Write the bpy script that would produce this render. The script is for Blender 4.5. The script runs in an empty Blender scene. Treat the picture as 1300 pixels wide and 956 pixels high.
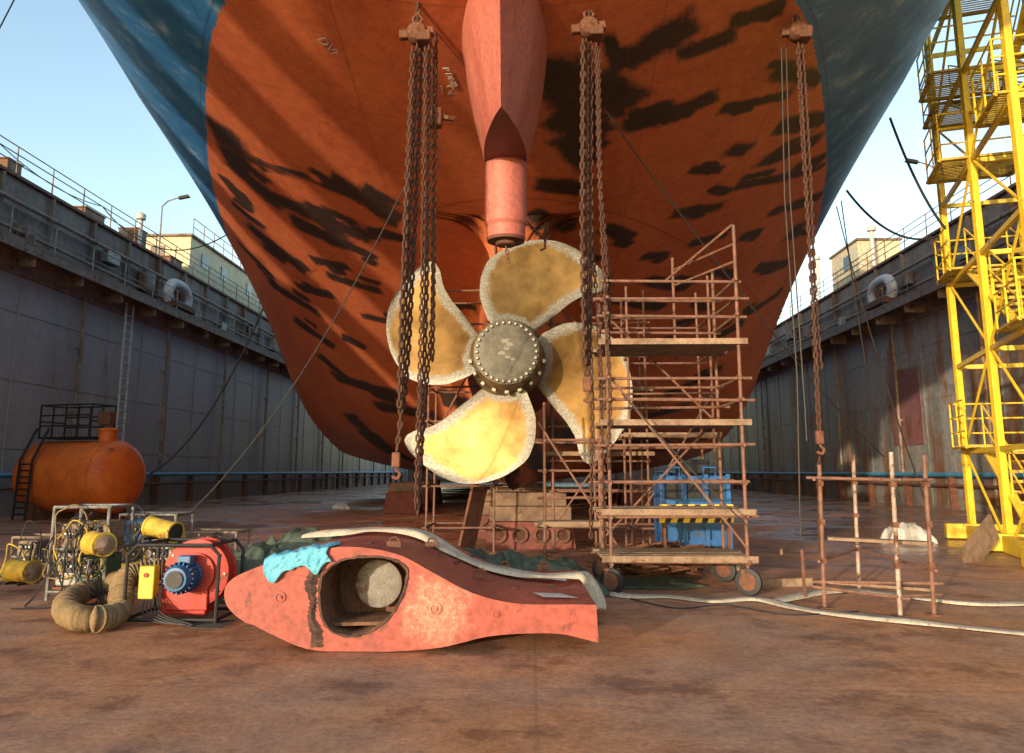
import bpy, math, random
import numpy as np
from mathutils import Vector, Matrix, noise
from mathutils.geometry import tessellate_polygon
random.seed(7)
PI=math.pi; R=math.radians
sc=bpy.context.scene; col=sc.collection
V=Vector
# ---------------------------------------------------------------- camera
F=1000.0; TH=R(9.37); PS=R(1.49); CH=1.6
CT,ST=math.cos(TH),math.sin(TH); CP,SP=math.cos(PS),math.sin(PS)
def ray(px,py):
    u=(px-650)/F; v=(433-py)/F; a=CT-v*ST
    return V((u*CP-a*SP, u*SP+a*CP, ST+v*CT))
def W(px,py,Y):
    d=ray(px,py); return V((0,0,CH))+d*(Y/d.y)
def G(px,py,z=0.0):
    d=ray(px,py); return V((0,0,CH))+d*((z-CH)/d.z)
cam=bpy.data.cameras.new('camera'); co=bpy.data.objects.new('camera',cam); col.objects.link(co)
cam.lens=36*F/1300; cam.sensor_width=36; cam.shift_y=-45/1300; cam.clip_end=6000; cam.clip_start=.05
co.location=(0,0,CH); co.rotation_euler=(PI/2+TH,0,PS); sc.camera=co
# ---------------------------------------------------------------- world
EL=R(6.5); TS=V((-.50,-.866,0)).normalized()
w=bpy.data.worlds.new('World'); sc.world=w; w.use_nodes=True
nt=w.node_tree; bg=nt.nodes['Background']; sk=nt.nodes.new('ShaderNodeTexSky')
sk.sky_type='NISHITA'; sk.sun_disc=False; sk.sun_elevation=EL; sk.sun_rotation=math.atan2(TS.x,TS.y)%(2*PI)
sk.air_density=1.0; sk.dust_density=1.0; sk.ozone_density=1.0
nt.links.new(sk.outputs[0],bg.inputs[0]); bg.inputs[1].default_value=.54
sl=bpy.data.lights.new('sun','SUN'); so=bpy.data.objects.new('sun',sl); col.objects.link(so)
sl.energy=5.0; sl.angle=R(.8); sl.color=(1,.82,.60)
sd=V((TS.x*math.cos(EL),TS.y*math.cos(EL),math.sin(EL)))
so.rotation_euler=sd.to_track_quat('Z','Y').to_euler(); so.location=(-20,-30,30)
sc.view_settings.view_transform='Standard'; sc.view_settings.look='None'; sc.view_settings.exposure=0
# ---------------------------------------------------------------- materials
def mat(name,c1,c2=None,scale=3,rough=.6,metal=0,rust=0,rustc=(.16,.055,.02),bump=.15,streak=False,rscale=2.5,spec=.5,fine=.25):
    m=bpy.data.materials.new(name); m.use_nodes=True; N=m.node_tree.nodes; L=m.node_tree.links
    b=N['Principled BSDF']; tc=N.new('ShaderNodeTexCoord'); mp=N.new('ShaderNodeMapping')
    L.new(tc.outputs['Object'],mp.inputs[0])
    if streak: mp.inputs['Scale'].default_value=(1,1,.18)
    c2=c2 or tuple(x*.6 for x in c1)
    n=N.new('ShaderNodeTexNoise'); n.inputs['Scale'].default_value=scale; n.inputs['Detail'].default_value=8; n.inputs['Roughness'].default_value=.65
    L.new(mp.outputs[0],n.inputs['Vector'])
    r=N.new('ShaderNodeValToRGB'); r.color_ramp.elements[0].position=.35; r.color_ramp.elements[1].position=.65
    r.color_ramp.elements[0].color=(*c2,1); r.color_ramp.elements[1].color=(*c1,1)
    L.new(n.outputs[0],r.inputs[0]); out=r.outputs[0]
    n2=N.new('ShaderNodeTexNoise'); n2.inputs['Scale'].default_value=scale*9; n2.inputs['Detail'].default_value=6
    L.new(tc.outputs['Object'],n2.inputs['Vector'])
    if rust>0:
        n3=N.new('ShaderNodeTexNoise'); n3.inputs['Scale'].default_value=rscale; n3.inputs['Detail'].default_value=10; n3.inputs['Roughness'].default_value=.72
        L.new(mp.outputs[0],n3.inputs['Vector'])
        rr=N.new('ShaderNodeValToRGB'); p=.68-.32*rust
        rr.color_ramp.elements[0].position=p; rr.color_ramp.elements[1].position=p+.07
        L.new(n3.outputs[0],rr.inputs[0])
        rc=N.new('ShaderNodeMixRGB'); rc.inputs[1].default_value=(*rustc,1); rc.inputs[2].default_value=(*[x*.4 for x in rustc],1); L.new(n2.outputs[0],rc.inputs[0])
        mx=N.new('ShaderNodeMixRGB'); L.new(rr.outputs[0],mx.inputs[0]); L.new(out,mx.inputs[1]); L.new(rc.outputs[0],mx.inputs[2]); out=mx.outputs[0]
    mu=N.new('ShaderNodeMixRGB'); mu.name='final_mix'; mu.blend_type='MULTIPLY'; mu.inputs[0].default_value=fine*2
    L.new(out,mu.inputs[1])
    g=N.new('ShaderNodeValToRGB'); g.color_ramp.elements[0].position=.3; g.color_ramp.elements[0].color=(.35,.35,.35,1); g.color_ramp.elements[1].position=.6
    L.new(n2.outputs[0],g.inputs[0]); L.new(g.outputs[0],mu.inputs[2]); L.new(mu.outputs[0],b.inputs['Base Color'])
    b.inputs['Metallic'].default_value=metal
    mr=N.new('ShaderNodeMapRange'); mr.inputs[3].default_value=max(0.05,rough-.15); mr.inputs[4].default_value=min(1,rough+.2)
    L.new(n.outputs[0],mr.inputs[0]); L.new(mr.outputs[0],b.inputs['Roughness'])
    b.inputs['Specular IOR Level'].default_value=spec
    if bump:
        bp=N.new('ShaderNodeBump'); bp.inputs['Strength'].default_value=bump; bp.inputs['Distance'].default_value=.02
        L.new(n2.outputs[0],bp.inputs['Height']); L.new(bp.outputs[0],b.inputs['Normal'])
    return m
m_rusty=mat('rusty_steel',(.24,.10,.055),(.11,.05,.032),6,.8,.2,.4,bump=.4)
m_scaf=mat('scaffold_tube',(.27,.13,.085),(.13,.07,.05),8,.7,.1,.3,rustc=(.24,.10,.045))
m_scafw=mat('pale_scaffold_tube',(.50,.44,.38),(.32,.2,.14),8,.7,.1,.5)
m_plank=mat('old_plank',(.34,.23,.15),(.17,.105,.065),5,.85,0,.2)
m_chain=mat('rusty_chain',(.125,.055,.035),(.06,.03,.02),12,.75,.3,.2,bump=.3)
m_yel=mat('yellow_paint',(.84,.62,.035),(.68,.46,.03),2,.5,0,.2,bump=.05,fine=.12)
m_yel2=mat('worn_yellow_paint',(.66,.45,.045),(.42,.28,.035),6,.6,0,.4)
m_org=mat('orange_tank_paint',(.78,.17,.015),(.60,.105,.012),2,.6,0,.22,bump=.05,fine=.18)
m_red=mat('red_machine_paint',(.50,.03,.015),(.32,.02,.012),5,.55,0,.35,bump=.05,rscale=6)
m_blue=mat('blue_machine_paint',(.03,.17,.38),(.02,.10,.24),6,.45,0,.25)
m_blk=mat('black_metal',(.03,.03,.033),(.015,.015,.017),6,.5,.3,.1)
m_gal=mat('galvanised_tube',(.30,.30,.29),(.14,.13,.12),8,.5,.5,.35)
m_cable=mat('dark_cable',(.03,.03,.035),None,5,.6)
m_wire=mat('steel_wire',(.055,.05,.045),None,20,.6,.3)
m_wall=mat('dock_wall_grey_plate',(.33,.31,.31),(.25,.23,.225),.35,.5,.0,.16,rustc=(.24,.15,.10),streak=True,rscale=.5,bump=.1,fine=.12)
m_wallr=mat('dock_wall_rusty_plate',(.28,.29,.28),(.15,.145,.135),.4,.5,.0,.57,rustc=(.32,.16,.08),streak=True,rscale=.8,bump=.15)
m_upper=mat('dock_wall_upper_rust',(.26,.21,.17),(.14,.10,.08),.6,.75,.1,.5,rustc=(.22,.11,.055),streak=True,rscale=.7)
m_rail=mat('rail_paint',(.34,.25,.18),(.16,.11,.075),3,.7,.1,.4)
m_pblue=mat('blue_pipe_paint',(.06,.28,.48),(.04,.18,.32),1,.5,0,.3)
m_cream=mat('cream_cabin_paint',(.62,.54,.36),(.50,.43,.28),.6,.7,0,.15)
m_white=mat('white_paint',(.62,.60,.56),(.42,.39,.36),4,.6,0,.25)
m_glass=mat('dark_window_glass',(.03,.04,.05),None,2,.15)
m_rud=mat('rudder_red_oxide',(.42,.085,.055),(.28,.055,.04),1.6,.6,0,.32,rustc=(.19,.055,.035),bump=.25,rscale=3.2,fine=.3)
m_rudin=mat('rudder_rust_inside',(.24,.12,.065),(.10,.045,.028),5,.85,.1,.4,bump=.6)
m_burn=mat('flame_cut_edge',(.05,.035,.03),(.16,.08,.05),9,.8,.2,.2,bump=.8)
m_horn=mat('horn_pink_primer',(.52,.17,.125),(.38,.10,.075),1.6,.55,0,.2,rustc=(.26,.08,.05),bump=.08,rscale=3,streak=True,fine=.22)
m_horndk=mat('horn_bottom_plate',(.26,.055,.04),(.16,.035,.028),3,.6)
m_bluecl=mat('blue_cloth',(.16,.50,.66),(.09,.36,.52),8,.85,fine=.15,bump=.3)
m_tarp=mat('green_tarpaulin',(.085,.115,.08),(.035,.05,.035),6,.6,bump=.4)
m_hose=mat('cream_canvas_hose',(.58,.53,.43),(.42,.36,.27),5,.85,0,.3,rustc=(.34,.21,.13))
m_duct=mat('tan_duct',(.28,.19,.095),(.18,.12,.055),5,.8)
m_bolt=mat('bolt_steel',(.40,.37,.31),(.22,.2,.16),12,.4,.7)
m_conc=mat('block_timber',(.26,.17,.11),(.12,.075,.05),4,.9,0,.3)
m_dkred=mat('maroon_block',(.24,.07,.05),(.14,.04,.03),4,.8,0,.4)
m_wsack=mat('white_sack',(.6,.6,.58),(.45,.45,.43),6,.8)
m_marks=mat('white_marking_paint',(.62,.56,.50),None,6,.7)
m_gplate=mat('grey_plate',(.27,.26,.24),(.17,.15,.13),6,.6,.2,.3)
m_grn=mat('green_machine_paint',(.06,.16,.09),(.03,.09,.05),5,.5,0,.3)
def add_bare(m,c,rx,rz):
    N=m.node_tree.nodes; L=m.node_tree.links; fm=N['final_mix']; b=N['Principled BSDF']
    tc=N.new('ShaderNodeTexCoord'); mp=N.new('ShaderNodeMapping'); mp.vector_type='POINT'
    mp.inputs['Location'].default_value=(-c[0]/rx,-c[1]/.35,-c[2]/rz); mp.inputs['Scale'].default_value=(1/rx,1/.35,1/rz)
    L.new(tc.outputs['Object'],mp.inputs[0]); ln=N.new('ShaderNodeVectorMath'); ln.operation='LENGTH'; L.new(mp.outputs[0],ln.inputs[0])
    n=N.new('ShaderNodeTexNoise'); n.inputs['Scale'].default_value=7; n.inputs['Detail'].default_value=10; n.inputs['Roughness'].default_value=.75; L.new(tc.outputs['Object'],n.inputs['Vector'])
    a=N.new('ShaderNodeMath'); a.operation='MULTIPLY_ADD'; L.new(n.outputs[0],a.inputs[0]); a.inputs[1].default_value=2.2; L.new(ln.outputs['Value'],a.inputs[2])
    mr=N.new('ShaderNodeMapRange'); mr.inputs[1].default_value=1.5; mr.inputs[2].default_value=1.95; mr.inputs[3].default_value=.8; mr.inputs[4].default_value=0; L.new(a.outputs[0],mr.inputs[0])
    n2=N.new('ShaderNodeTexNoise'); n2.inputs['Scale'].default_value=22; n2.inputs['Detail'].default_value=8; n2.inputs['Roughness'].default_value=.8; L.new(tc.outputs['Object'],n2.inputs['Vector'])
    cr=N.new('ShaderNodeValToRGB'); cr.color_ramp.elements[0].position=.44; cr.color_ramp.elements[0].color=(.33,.12,.07,1); cr.color_ramp.elements[1].position=.66; cr.color_ramp.elements[1].color=(.52,.38,.29,1); L.new(n2.outputs[0],cr.inputs[0])
    mx=N.new('ShaderNodeMixRGB'); L.new(mr.outputs[0],mx.inputs[0]); L.new(fm.outputs[0],mx.inputs[1]); L.new(cr.outputs[0],mx.inputs[2]); L.new(mx.outputs[0],b.inputs['Base Color'])
# ---------------------------------------------------------------- mesh builder
def frame(d):
    d=d.normalized(); a=V((0,0,1)) if abs(d.z)<.95 else V((0,1,0))
    x=d.cross(a).normalized(); y=d.cross(x).normalized(); return x,y
def worldloc(o):
    l=V((0,0,0))
    while o: l=l+o.location; o=o.parent
    return l
class MB:
    def __init__(s): s.v=[]; s.f=[]
    def box(s,c,sz,rot=None,taper=1):
        c=V(c); n=len(s.v); hx,hy,hz=sz[0]/2,sz[1]/2,sz[2]/2
        for z in (-1,1):
            k=taper if z>0 else 1
            for x,y in ((-1,-1),(1,-1),(1,1),(-1,1)):
                p=V((x*hx*k,y*hy*k,z*hz)); 
                if rot is not None: p=rot@p
                s.v.append(c+p)
        for q in ((3,2,1,0),(4,5,6,7),(0,1,5,4),(1,2,6,5),(2,3,7,6),(3,0,4,7)): s.f.append([n+i for i in q])
        return s
    def beam(s,p,q,a,b):
        p=V(p);q=V(q); x,y=frame(q-p); n=len(s.v)
        for e in (p,q):
            for i,j in ((-1,-1),(1,-1),(1,1),(-1,1)): s.v.append(e+x*(i*a/2)+y*(j*b/2))
        for k in ((3,2,1,0),(4,5,6,7),(0,1,5,4),(1,2,6,5),(2,3,7,6),(3,0,4,7)): s.f.append([n+i for i in k])
        return s
    def tube(s,p,q,r,n=8,r2=None,cap=True):
        p=V(p);q=V(q); x,y=frame(q-p); b=len(s.v); r2=r if r2 is None else r2
        for e,rr in ((p,r),(q,r2)):
            for i in range(n):
                a=2*PI*i/n; s.v.append(e+x*(math.cos(a)*rr)+y*(math.sin(a)*rr))
        for i in range(n):
            j=(i+1)%n; s.f.append([b+i,b+j,b+n+j,b+n+i])
        if cap: s.f.append([b+i for i in range(n)][::-1]); s.f.append([b+n+i for i in range(n)])
        return s
    def path(s,pts,r,n=6,closed=False,flat=1.0,rf=None):
        pts=[V(p) for p in pts]; m=len(pts); b=len(s.v); px=None
        for k in range(m):
            if closed: d=pts[(k+1)%m]-pts[k-1]
            else: d=pts[min(k+1,m-1)]-pts[max(k-1,0)]
            d.normalize()
            if px is None: x,y=frame(d)
            else:
                x=px-d*px.dot(d)
                if x.length<1e-5: x,_=frame(d)
                x.normalize(); y=d.cross(x)
            px=x; rr=rf(k) if rf else r
            for i in range(n):
                a=2*PI*i/n; s.v.append(pts[k]+x*(math.cos(a)*rr)+y*(math.sin(a)*rr*flat))
        for k in range(m if closed else m-1):
            k2=(k+1)%m
            for i in range(n):
                j=(i+1)%n; s.f.append([b+k*n+i,b+k*n+j,b+k2*n+j,b+k2*n+i])
        if not closed:
            s.f.append([b+i for i in range(n)][::-1]); s.f.append([b+(m-1)*n+i for i in range(n)])
        return s
    def lathe(s,prof,o,axis,n=32):
        o=V(o); axis=V(axis).normalized(); x,y=frame(axis); b=len(s.v)
        for r,h in prof:
            for i in range(n):
                a=2*PI*i/n; s.v.append(o+axis*h+x*(math.cos(a)*max(r,1e-4))+y*(math.sin(a)*max(r,1e-4)))
        for k in range(len(prof)-1):
            for i in range(n):
                j=(i+1)%n; s.f.append([b+k*n+i,b+k*n+j,b+(k+1)*n+j,b+(k+1)*n+i])
        s.f.append([b+i for i in range(n)][::-1]); s.f.append([b+(len(prof)-1)*n+i for i in range(n)])
        return s
    def poly(s,pts):
        b=len(s.v); s.v+= [V(p) for p in pts]; s.f.append(list(range(b,b+len(pts)))); return s
    def grid(s,rows):
        b=len(s.v); n=len(rows[0]); 
        for r_ in rows: s.v+=[V(p) for p in r_]
        for i in range(len(rows)-1):
            for j in range(n-1): s.f.append([b+i*n+j,b+i*n+j+1,b+(i+1)*n+j+1,b+(i+1)*n+j])
        return s
    def build(s,name,m,parent=None,smooth=False,ang=40,bevel=0):
        if parent is not None: off=worldloc(parent)
        else:
            a=np.array([tuple(v) for v in s.v]); off=V(((a[:,0].min()+a[:,0].max())/2,(a[:,1].min()+a[:,1].max())/2,a[:,2].min()))
        me=bpy.data.meshes.new(name); me.from_pydata([tuple(v-off) for v in s.v],[],s.f); me.update()
        o=bpy.data.objects.new(name,me); col.objects.link(o); me.materials.append(m)
        if parent is not None: o.parent=parent
        else: o.location=off
        if smooth:
            me.polygons.foreach_set('use_smooth',[True]*len(me.polygons)); me.set_sharp_from_angle(angle=R(ang))
        if bevel:
            bv=o.modifiers.new('bevel','BEVEL'); bv.width=bevel; bv.segments=2; bv.limit_method='ANGLE'
        return o
def tag(o,label=None,cat=None,group=None,kind=None):
    if label: o['label']=label
    if cat: o['category']=cat
    if group: o['group']=group
    if kind: o['kind']=kind
    return o
def thing(name,label,cat,loc=(0,0,0),group=None):
    o=bpy.data.objects.new(name,None); col.objects.link(o); o.location=loc; o.empty_display_size=.2
    return tag(o,label,cat,group)
def sagp(p,q,s,n=24):
    p=V(p);q=V(q); return [p.lerp(q,i/n)-V((0,0,4*s*(i/n)*(1-i/n))) for i in range(n+1)]
def smooth_path(pts,n=8):
    pts=[V(p) for p in pts]; out=[]
    for i in range(len(pts)-1):
        p0=pts[max(i-1,0)];p1=pts[i];p2=pts[i+1];p3=pts[min(i+2,len(pts)-1)]
        for k in range(n):
            t=k/n; out.append(.5*((2*p1)+(p2-p0)*t+(2*p0-5*p1+4*p2-p3)*t*t+(3*p1-p0-3*p2+p3)*t**3))
    out.append(pts[-1]); return out
def chain(mb,pts,L=.13,r=.018,wd=.04):
    pts=[V(p) for p in pts]; seg=[]; tot=0
    for a,b in zip(pts,pts[1:]): seg.append((tot,a,b,(b-a).length)); tot+=(b-a).length
    step=L-2*r*1.1; n=max(1,int(tot/step))
    for k in range(n):
        s=(k+.5)*step
        for t0,a,b,l in seg:
            if t0<=s<=t0+l: break
        c=a.lerp(b,(s-t0)/l); d=(b-a).normalized(); x,y=frame(d)
        tw=.35*math.sin(k*.13); side=(x if k%2 else y); side=(side+ (y if k%2 else x)*tw).normalized()
        ha=L/2-wd; ring=[]
        for i in range(5):
            a_=PI*i/4; ring.append(c+d*(ha+math.sin(a_)*(wd-r))+side*(math.cos(a_)*(wd-r)))
        for i in range(5):
            a_=PI+PI*i/4; ring.append(c+d*(-ha+math.sin(a_)*(wd-r))+side*(math.cos(a_)*(wd-r)))
        mb.path(ring,r,5,closed=True)
    return mb
up=V((0,0,1))
# ================================================================= setting
X0=-.4
XL,XR=-18.4,17.8
def ground_mat():
    m=bpy.data.materials.new('rusty_dock_floor'); m.use_nodes=True; N=m.node_tree.nodes; L=m.node_tree.links; b=N['Principled BSDF']
    g=N.new('ShaderNodeNewGeometry')
    def nz(s,d=8,r=.6,sc=(1,1,1)):
        mp=N.new('ShaderNodeMapping'); mp.inputs['Scale'].default_value=sc; L.new(g.outputs['Position'],mp.inputs[0])
        n=N.new('ShaderNodeTexNoise'); n.inputs['Scale'].default_value=s; n.inputs['Detail'].default_value=d; n.inputs['Roughness'].default_value=r; L.new(mp.outputs[0],n.inputs['Vector']); return n
    n1=nz(.35); n2=nz(2.0,12,.75); n3=nz(18,8,.7); n4=nz(.16,6); n5=nz(.9,10,.7)
    def ramp(n,p,cs):
        r=N.new('ShaderNodeValToRGB'); r.color_ramp.elements[0].position=p[0]; r.color_ramp.elements[1].position=p[1]
        r.color_ramp.elements[0].color=(*cs[0],1); r.color_ramp.elements[1].color=(*cs[1],1); L.new(n.outputs[0],r.inputs[0]); return r
    r1=ramp(n2,(.38,.62),((.22,.085,.045),(.60,.30,.16)))
    r2=ramp(n1,(.42,.58),((.42,.26,.18),(.60,.25,.085)))
    mx=N.new('ShaderNodeMixRGB'); mx.inputs[0].default_value=.5; L.new(r1.outputs[0],mx.inputs[1]); L.new(r2.outputs[0],mx.inputs[2])
    st=ramp(n5,(.52,.60),((1,1,1),(.45,.40,.38))); m0=N.new('ShaderNodeMixRGB'); m0.blend_type='MULTIPLY'; m0.inputs[0].default_value=.8; L.new(mx.outputs[0],m0.inputs[1]); L.new(st.outputs[0],m0.inputs[2])
    r3=ramp(n3,(.35,.6),((.3,.3,.3),(1,1,1))); mu=N.new('ShaderNodeMixRGB'); mu.blend_type='MULTIPLY'; mu.inputs[0].default_value=.5
    L.new(m0.outputs[0],mu.inputs[1]); L.new(r3.outputs[0],mu.inputs[2])
    sep=N.new('ShaderNodeSeparateXYZ'); L.new(g.outputs['Position'],sep.inputs[0])
    def line(o,per,wd):
        a=N.new('ShaderNodeMath'); a.operation='DIVIDE'; L.new(o,a.inputs[0]); a.inputs[1].default_value=per
        c=N.new('ShaderNodeMath'); c.operation='FRACT'; L.new(a.outputs[0],c.inputs[0]); d=N.new('ShaderNodeMath'); d.operation='LESS_THAN'; L.new(c.outputs[0],d.inputs[0]); d.inputs[1].default_value=wd/per; return d.outputs[0]
    sm_=N.new('ShaderNodeMath'); sm_.operation='MAXIMUM'; L.new(line(sep.outputs[0],4.7,.03),sm_.inputs[0]); L.new(line(sep.outputs[1],3.1,.03),sm_.inputs[1])
    fa=N.new('ShaderNodeMath'); fa.operation='MULTIPLY'; fa.inputs[1].default_value=.22; L.new(sm_.outputs[0],fa.inputs[0])
    m5=N.new('ShaderNodeMixRGB'); L.new(fa.outputs[0],m5.inputs[0]); L.new(mu.outputs[0],m5.inputs[1]); m5.inputs[2].default_value=(.09,.04,.025,1)
    L.new(m5.outputs[0],b.inputs['Base Color'])
    wet=ramp(n4,(.46,.56),((.75,)*3,(.14,)*3)); 
    mr=N.new('ShaderNodeMapRange'); mr.inputs[1].default_value=12; mr.inputs[2].default_value=17; L.new(sep.outputs[1],mr.inputs[0])
    mm=N.new('ShaderNodeMixRGB'); mm.inputs[1].default_value=(.72,.72,.72,1); L.new(mr.outputs[0],mm.inputs[0]); L.new(wet.outputs[0],mm.inputs[2])
    L.new(mm.outputs[0],b.inputs['Roughness'])
    ad=N.new('ShaderNodeMath'); ad.operation='ADD'; L.new(n2.outputs[0],ad.inputs[0]); L.new(n3.outputs[0],ad.inputs[1])
    bp=N.new('ShaderNodeBump'); bp.inputs['Strength'].default_value=.35; bp.inputs['Distance'].default_value=.02; L.new(ad.outputs[0],bp.inputs['Height']); L.new(bp.outputs[0],b.inputs['Normal'])
    return m
fl=MB().box((0,46,-1),(46,148,2)).build('dock_floor',ground_mat()); tag(fl,'rust brown steel floor of the floating dry dock','floor',kind='structure')
m_water=mat('harbour_water',(.03,.06,.07),(.02,.045,.055),.3,.12,0,bump=.3)
wt=MB().box((0,1500,-1.9),(6000,6000,.2)).build('water',m_water); tag(wt,'harbour water around the dock','water',kind='structure')

def dock_wall(side,X,plate,label):
    s=side
    t=thing('dock_wall',label,'dock wall',(X,10,0))
    Y0,Y1=4,118; Ym=(Y0+Y1)/2; Ln=Y1-Y0
    MB().box((X+s*2.4,Ym,4.65),(4.8,Ln,9.3)).build('plate_wall',plate,t)
    MB().box((X+s*2.75,Ym,10.8),(4.1,Ln,3.0)).build('upper_wall',m_upper,t)
    MB().box((X+s*2.7,Ym,12.36),(4.3,Ln,.12)).build('top_deck',m_rusty,t)
    g=MB(); g.box((X-s*.25,Ym,9.38),(1.5,Ln,.16)); g.box((X-s*.95,Ym,9.25),(.10,Ln,.42)); g.box((X-s*.04,Ym,8.6),(.08,Ln,.18)); g.build('gallery_walkway',m_rail,t)
    a=MB(); b=MB(); c=MB()
    for k in range(0,38):
        y=Y0+1.5+k*3
        a.box((X-s*.45,y,8.95),(.9,.08,.5)); b.box((X+s*.62,y,10.8),(.18,.12,2.9))
        c.box((X-s*.012,y+.7,4.6),(.024,.07,8.8))
    for z in (2.4,4.8,7.2): c.box((X-s*.012,Ym,z),(.02,Ln,.05))
    a.build('gallery_bracket',m_rail,t); b.build('stiffener',m_upper,t); c.build('weld_seam',plate,t)
    for k,y in enumerate(np.arange(16,110,7.5)):
        p=MB().tube((X-s*.16,y,.3),(X-s*.16,y,8.6),.07,8); 
        for z in (1.5,4,6.5): p.box((X-s*.1,y,z),(.22,.2,.08))
        p.build('drain_pipe',m_rail,t)
    gr=MB()
    for y in np.arange(5,116,2.5): gr.tube((X-s*.93,y,9.4),(X-s*.93,y,10.4),.025,5)
    for z in (9.9,10.4): gr.tube((X-s*.93,4,z),(X-s*.93,116,z),.02,5)
    gr.build('gallery_railing',m_gal,t)
    for z,r_ in ((9.75,.11),(10.25,.07),(11.3,.09)):
        MB().tube((X+s*.35,4,z),(X+s*.35,116,z),r_,8).build('service_pipe',m_rail,t)
    rg=random.Random(5+s)
    for k in range(16):
        y=14+k*4.5+rg.random()*2; MB().box((X+s*.45,y,10+rg.random()*1.2),(.4,.4+rg.random()*.8,.4+rg.random()*.6)).build('junction_box',[m_rail,m_gal,m_upper][k%3],t,bevel=.02)
    return t
dock_wall(-1,XL,m_wall,'tall grey steel dock side wall left of the ship')
wr=dock_wall(1,XR,m_wallr,'rust streaked steel dock side wall right of the ship')
MB().box((XR-.02,38,4.6),(.05,3.0,3.6)).build('maroon_patch',mat('maroon_wall_paint',(.22,.08,.08),(.16,.09,.09),1,.6,0,.4,streak=True),wr)
t=thing('end_blocker','low rusty steel barrier added to block the bright gap under the far end of the ship','added barrier',(0,117,0))  # added barrier, keeps bright sky from showing below the far hull
MB().box((-.3,116.5,1.6),(36,.6,3.2)).build('blocker_plate',m_upper,t)
for x in range(-16,17,4): MB().box((x,116.1,1.6),(.3,.3,3.1)).build('blocker_rib',m_rusty,t)
def railing(X,s,label):
    t=thing('railing',label,'railing',(X,10,12.42))
    for y in np.arange(12,112,2.2): MB().tube((X,y,12.42),(X+s*.02,y,13.55),.03,6).build('post',m_rail,t)
    for z in (12.9,13.25,13.55): MB().tube((X,9.8,z),(X,112,z),.022,6).build('rail',m_rail,t)
railing(XL-.75,-1,'thin rusty guard railing along the top of the left dock wall')
railing(XR+.75,1,'thin rusty guard railing along the top of the right dock wall')
def low_pipe(X,s,label):
    t=thing('water_pipe',label,'pipe',(X,20,1.4))
    MB().tube((X,8,1.45),(X,112,1.45),.10,10).build('pipe_run',m_pblue,t,True)
    MB().tube((X,8,1.0),(X,112,1.0),.06,8).build('pipe_run',m_rusty,t,True)
    for y in np.arange(10,112,4): MB().box((X+s*.12,y,.75),(.3,.12,1.5)).build('pipe_bracket',m_rusty,t)
low_pipe(XL+.35,-1,'blue water pipe running low along the left dock wall')
low_pipe(XR-.35,1,'blue water pipe running low along the right dock wall')
def wall_ladder(p,h,label):
    t=thing('wall_ladder',label,'ladder',p); x,y,z=p
    for d in (-.3,.3): MB().beam((x,y+d,z),(x,y+d,z+h),.08,.06).build('side_rail',m_white,t)
    for k in range(int(h/.35)): MB().tube((x,y-.3,z+.2+k*.35),(x,y+.3,z+.2+k*.35),.025,5).build('rung',m_white,t)
wall_ladder((XL+.35,34.2,1.6),7.4,'tall narrow steel ladder fixed to the left dock wall above the orange tank')
t=thing('deck_cabin','cream flat roofed cabin standing on top of the left dock wall','cabin',(-21.5,50,12.4))
MB().box((-21.3,51,13.7),(3.2,15,2.6)).build('cabin_wall',m_cream,t)
MB().box((-21.3,51,15.06),(3.5,15.4,.12)).build('roof',m_upper,t)
for y in (45.5,48.5,53,56): MB().box((-19.68,y,14.0),(.06,.9,.8)).build('window',m_glass,t)
MB().box((-21.6,43.47,13.5),(.8,.06,1.9)).build('door',m_upper,t)
rr=MB()
for y in np.arange(43.6,58.5,1.5): rr.tube((-19.65,y,15.1),(-19.65,y,16.1),.03,5)
for z in (15.6,16.1): rr.tube((-19.65,43.6,z),(-19.65,58.6,z),.025,5)
rr.build('roof_railing',m_rail,t)
t=thing('deck_cabin','second rust stained cabin farther along the left dock wall','cabin',(-21,66,12.4)); MB().box((-21,66,13.7),(3,10,2.6)).build('cabin_wall',m_upper,t); MB().box((-21,66,15.06),(3.2,10.3,.1)).build('roof',m_rusty,t)
t=thing('deck_cabin','small pale cabin on top of the right dock wall beside the hull','cabin',(19.6,46,12.4))
MB().box((19.8,46,13.5),(2.4,4,2.2)).build('cabin_wall',m_cream,t); MB().box((19.8,46,14.66),(2.6,4.3,.12)).build('roof',m_upper,t); MB().box((18.58,45.6,13.7),(.06,.9,.8)).build('window',m_glass,t)
def fairlead(loc,label):
    t=thing('fairlead',label,'mooring fairlead',loc); x,y,z=loc
    MB().box((x,y,z+.15),(.9,2.2,.3)).build('base_plate',m_rusty,t,bevel=.03)
    MB().path(smooth_path([(x,y-.95,z+.3),(x,y-1.1,z+.75),(x,y-.75,z+1.2),(x,y,z+1.3),(x,y+.75,z+1.2),(x,y+1.1,z+.75),(x,y+.95,z+.3)],4),.25,12).build('hoop',m_white,t,True)
    for d in (-.4,.4): MB().lathe([(.16,0),(.12,.2),(.16,.6)],(x,y+d,z+.3),(0,0,1),14).build('roller',m_rusty,t,True)
fairlead((XL+.5,38.5,9.6),'white hooped mooring fairlead on the left dock wall gallery')
fairlead((XR-.5,38.5,9.6),'white hooped mooring fairlead on the right dock wall')
def lamp_post(loc,arm,label,h=3.2):
    t=thing('lamp_post',label,'lamp post',loc); x,y,z=loc
    MB().tube((x,y,z),(x,y,z+h),.06,8,.04).build('pole',m_gal,t)
    MB().path([(x,y,z+h),(x+arm*.3,y,z+h+.3),(x+arm*.9,y,z+h+.5)],.035,6).build('arm',m_gal,t)
    MB().box((x+arm*1.15,y,z+h+.52),(.6,.25,.14),Matrix.Rotation(-arm*.2,3,'Y'),.8).build('lamp_head',m_blk,t)
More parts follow.
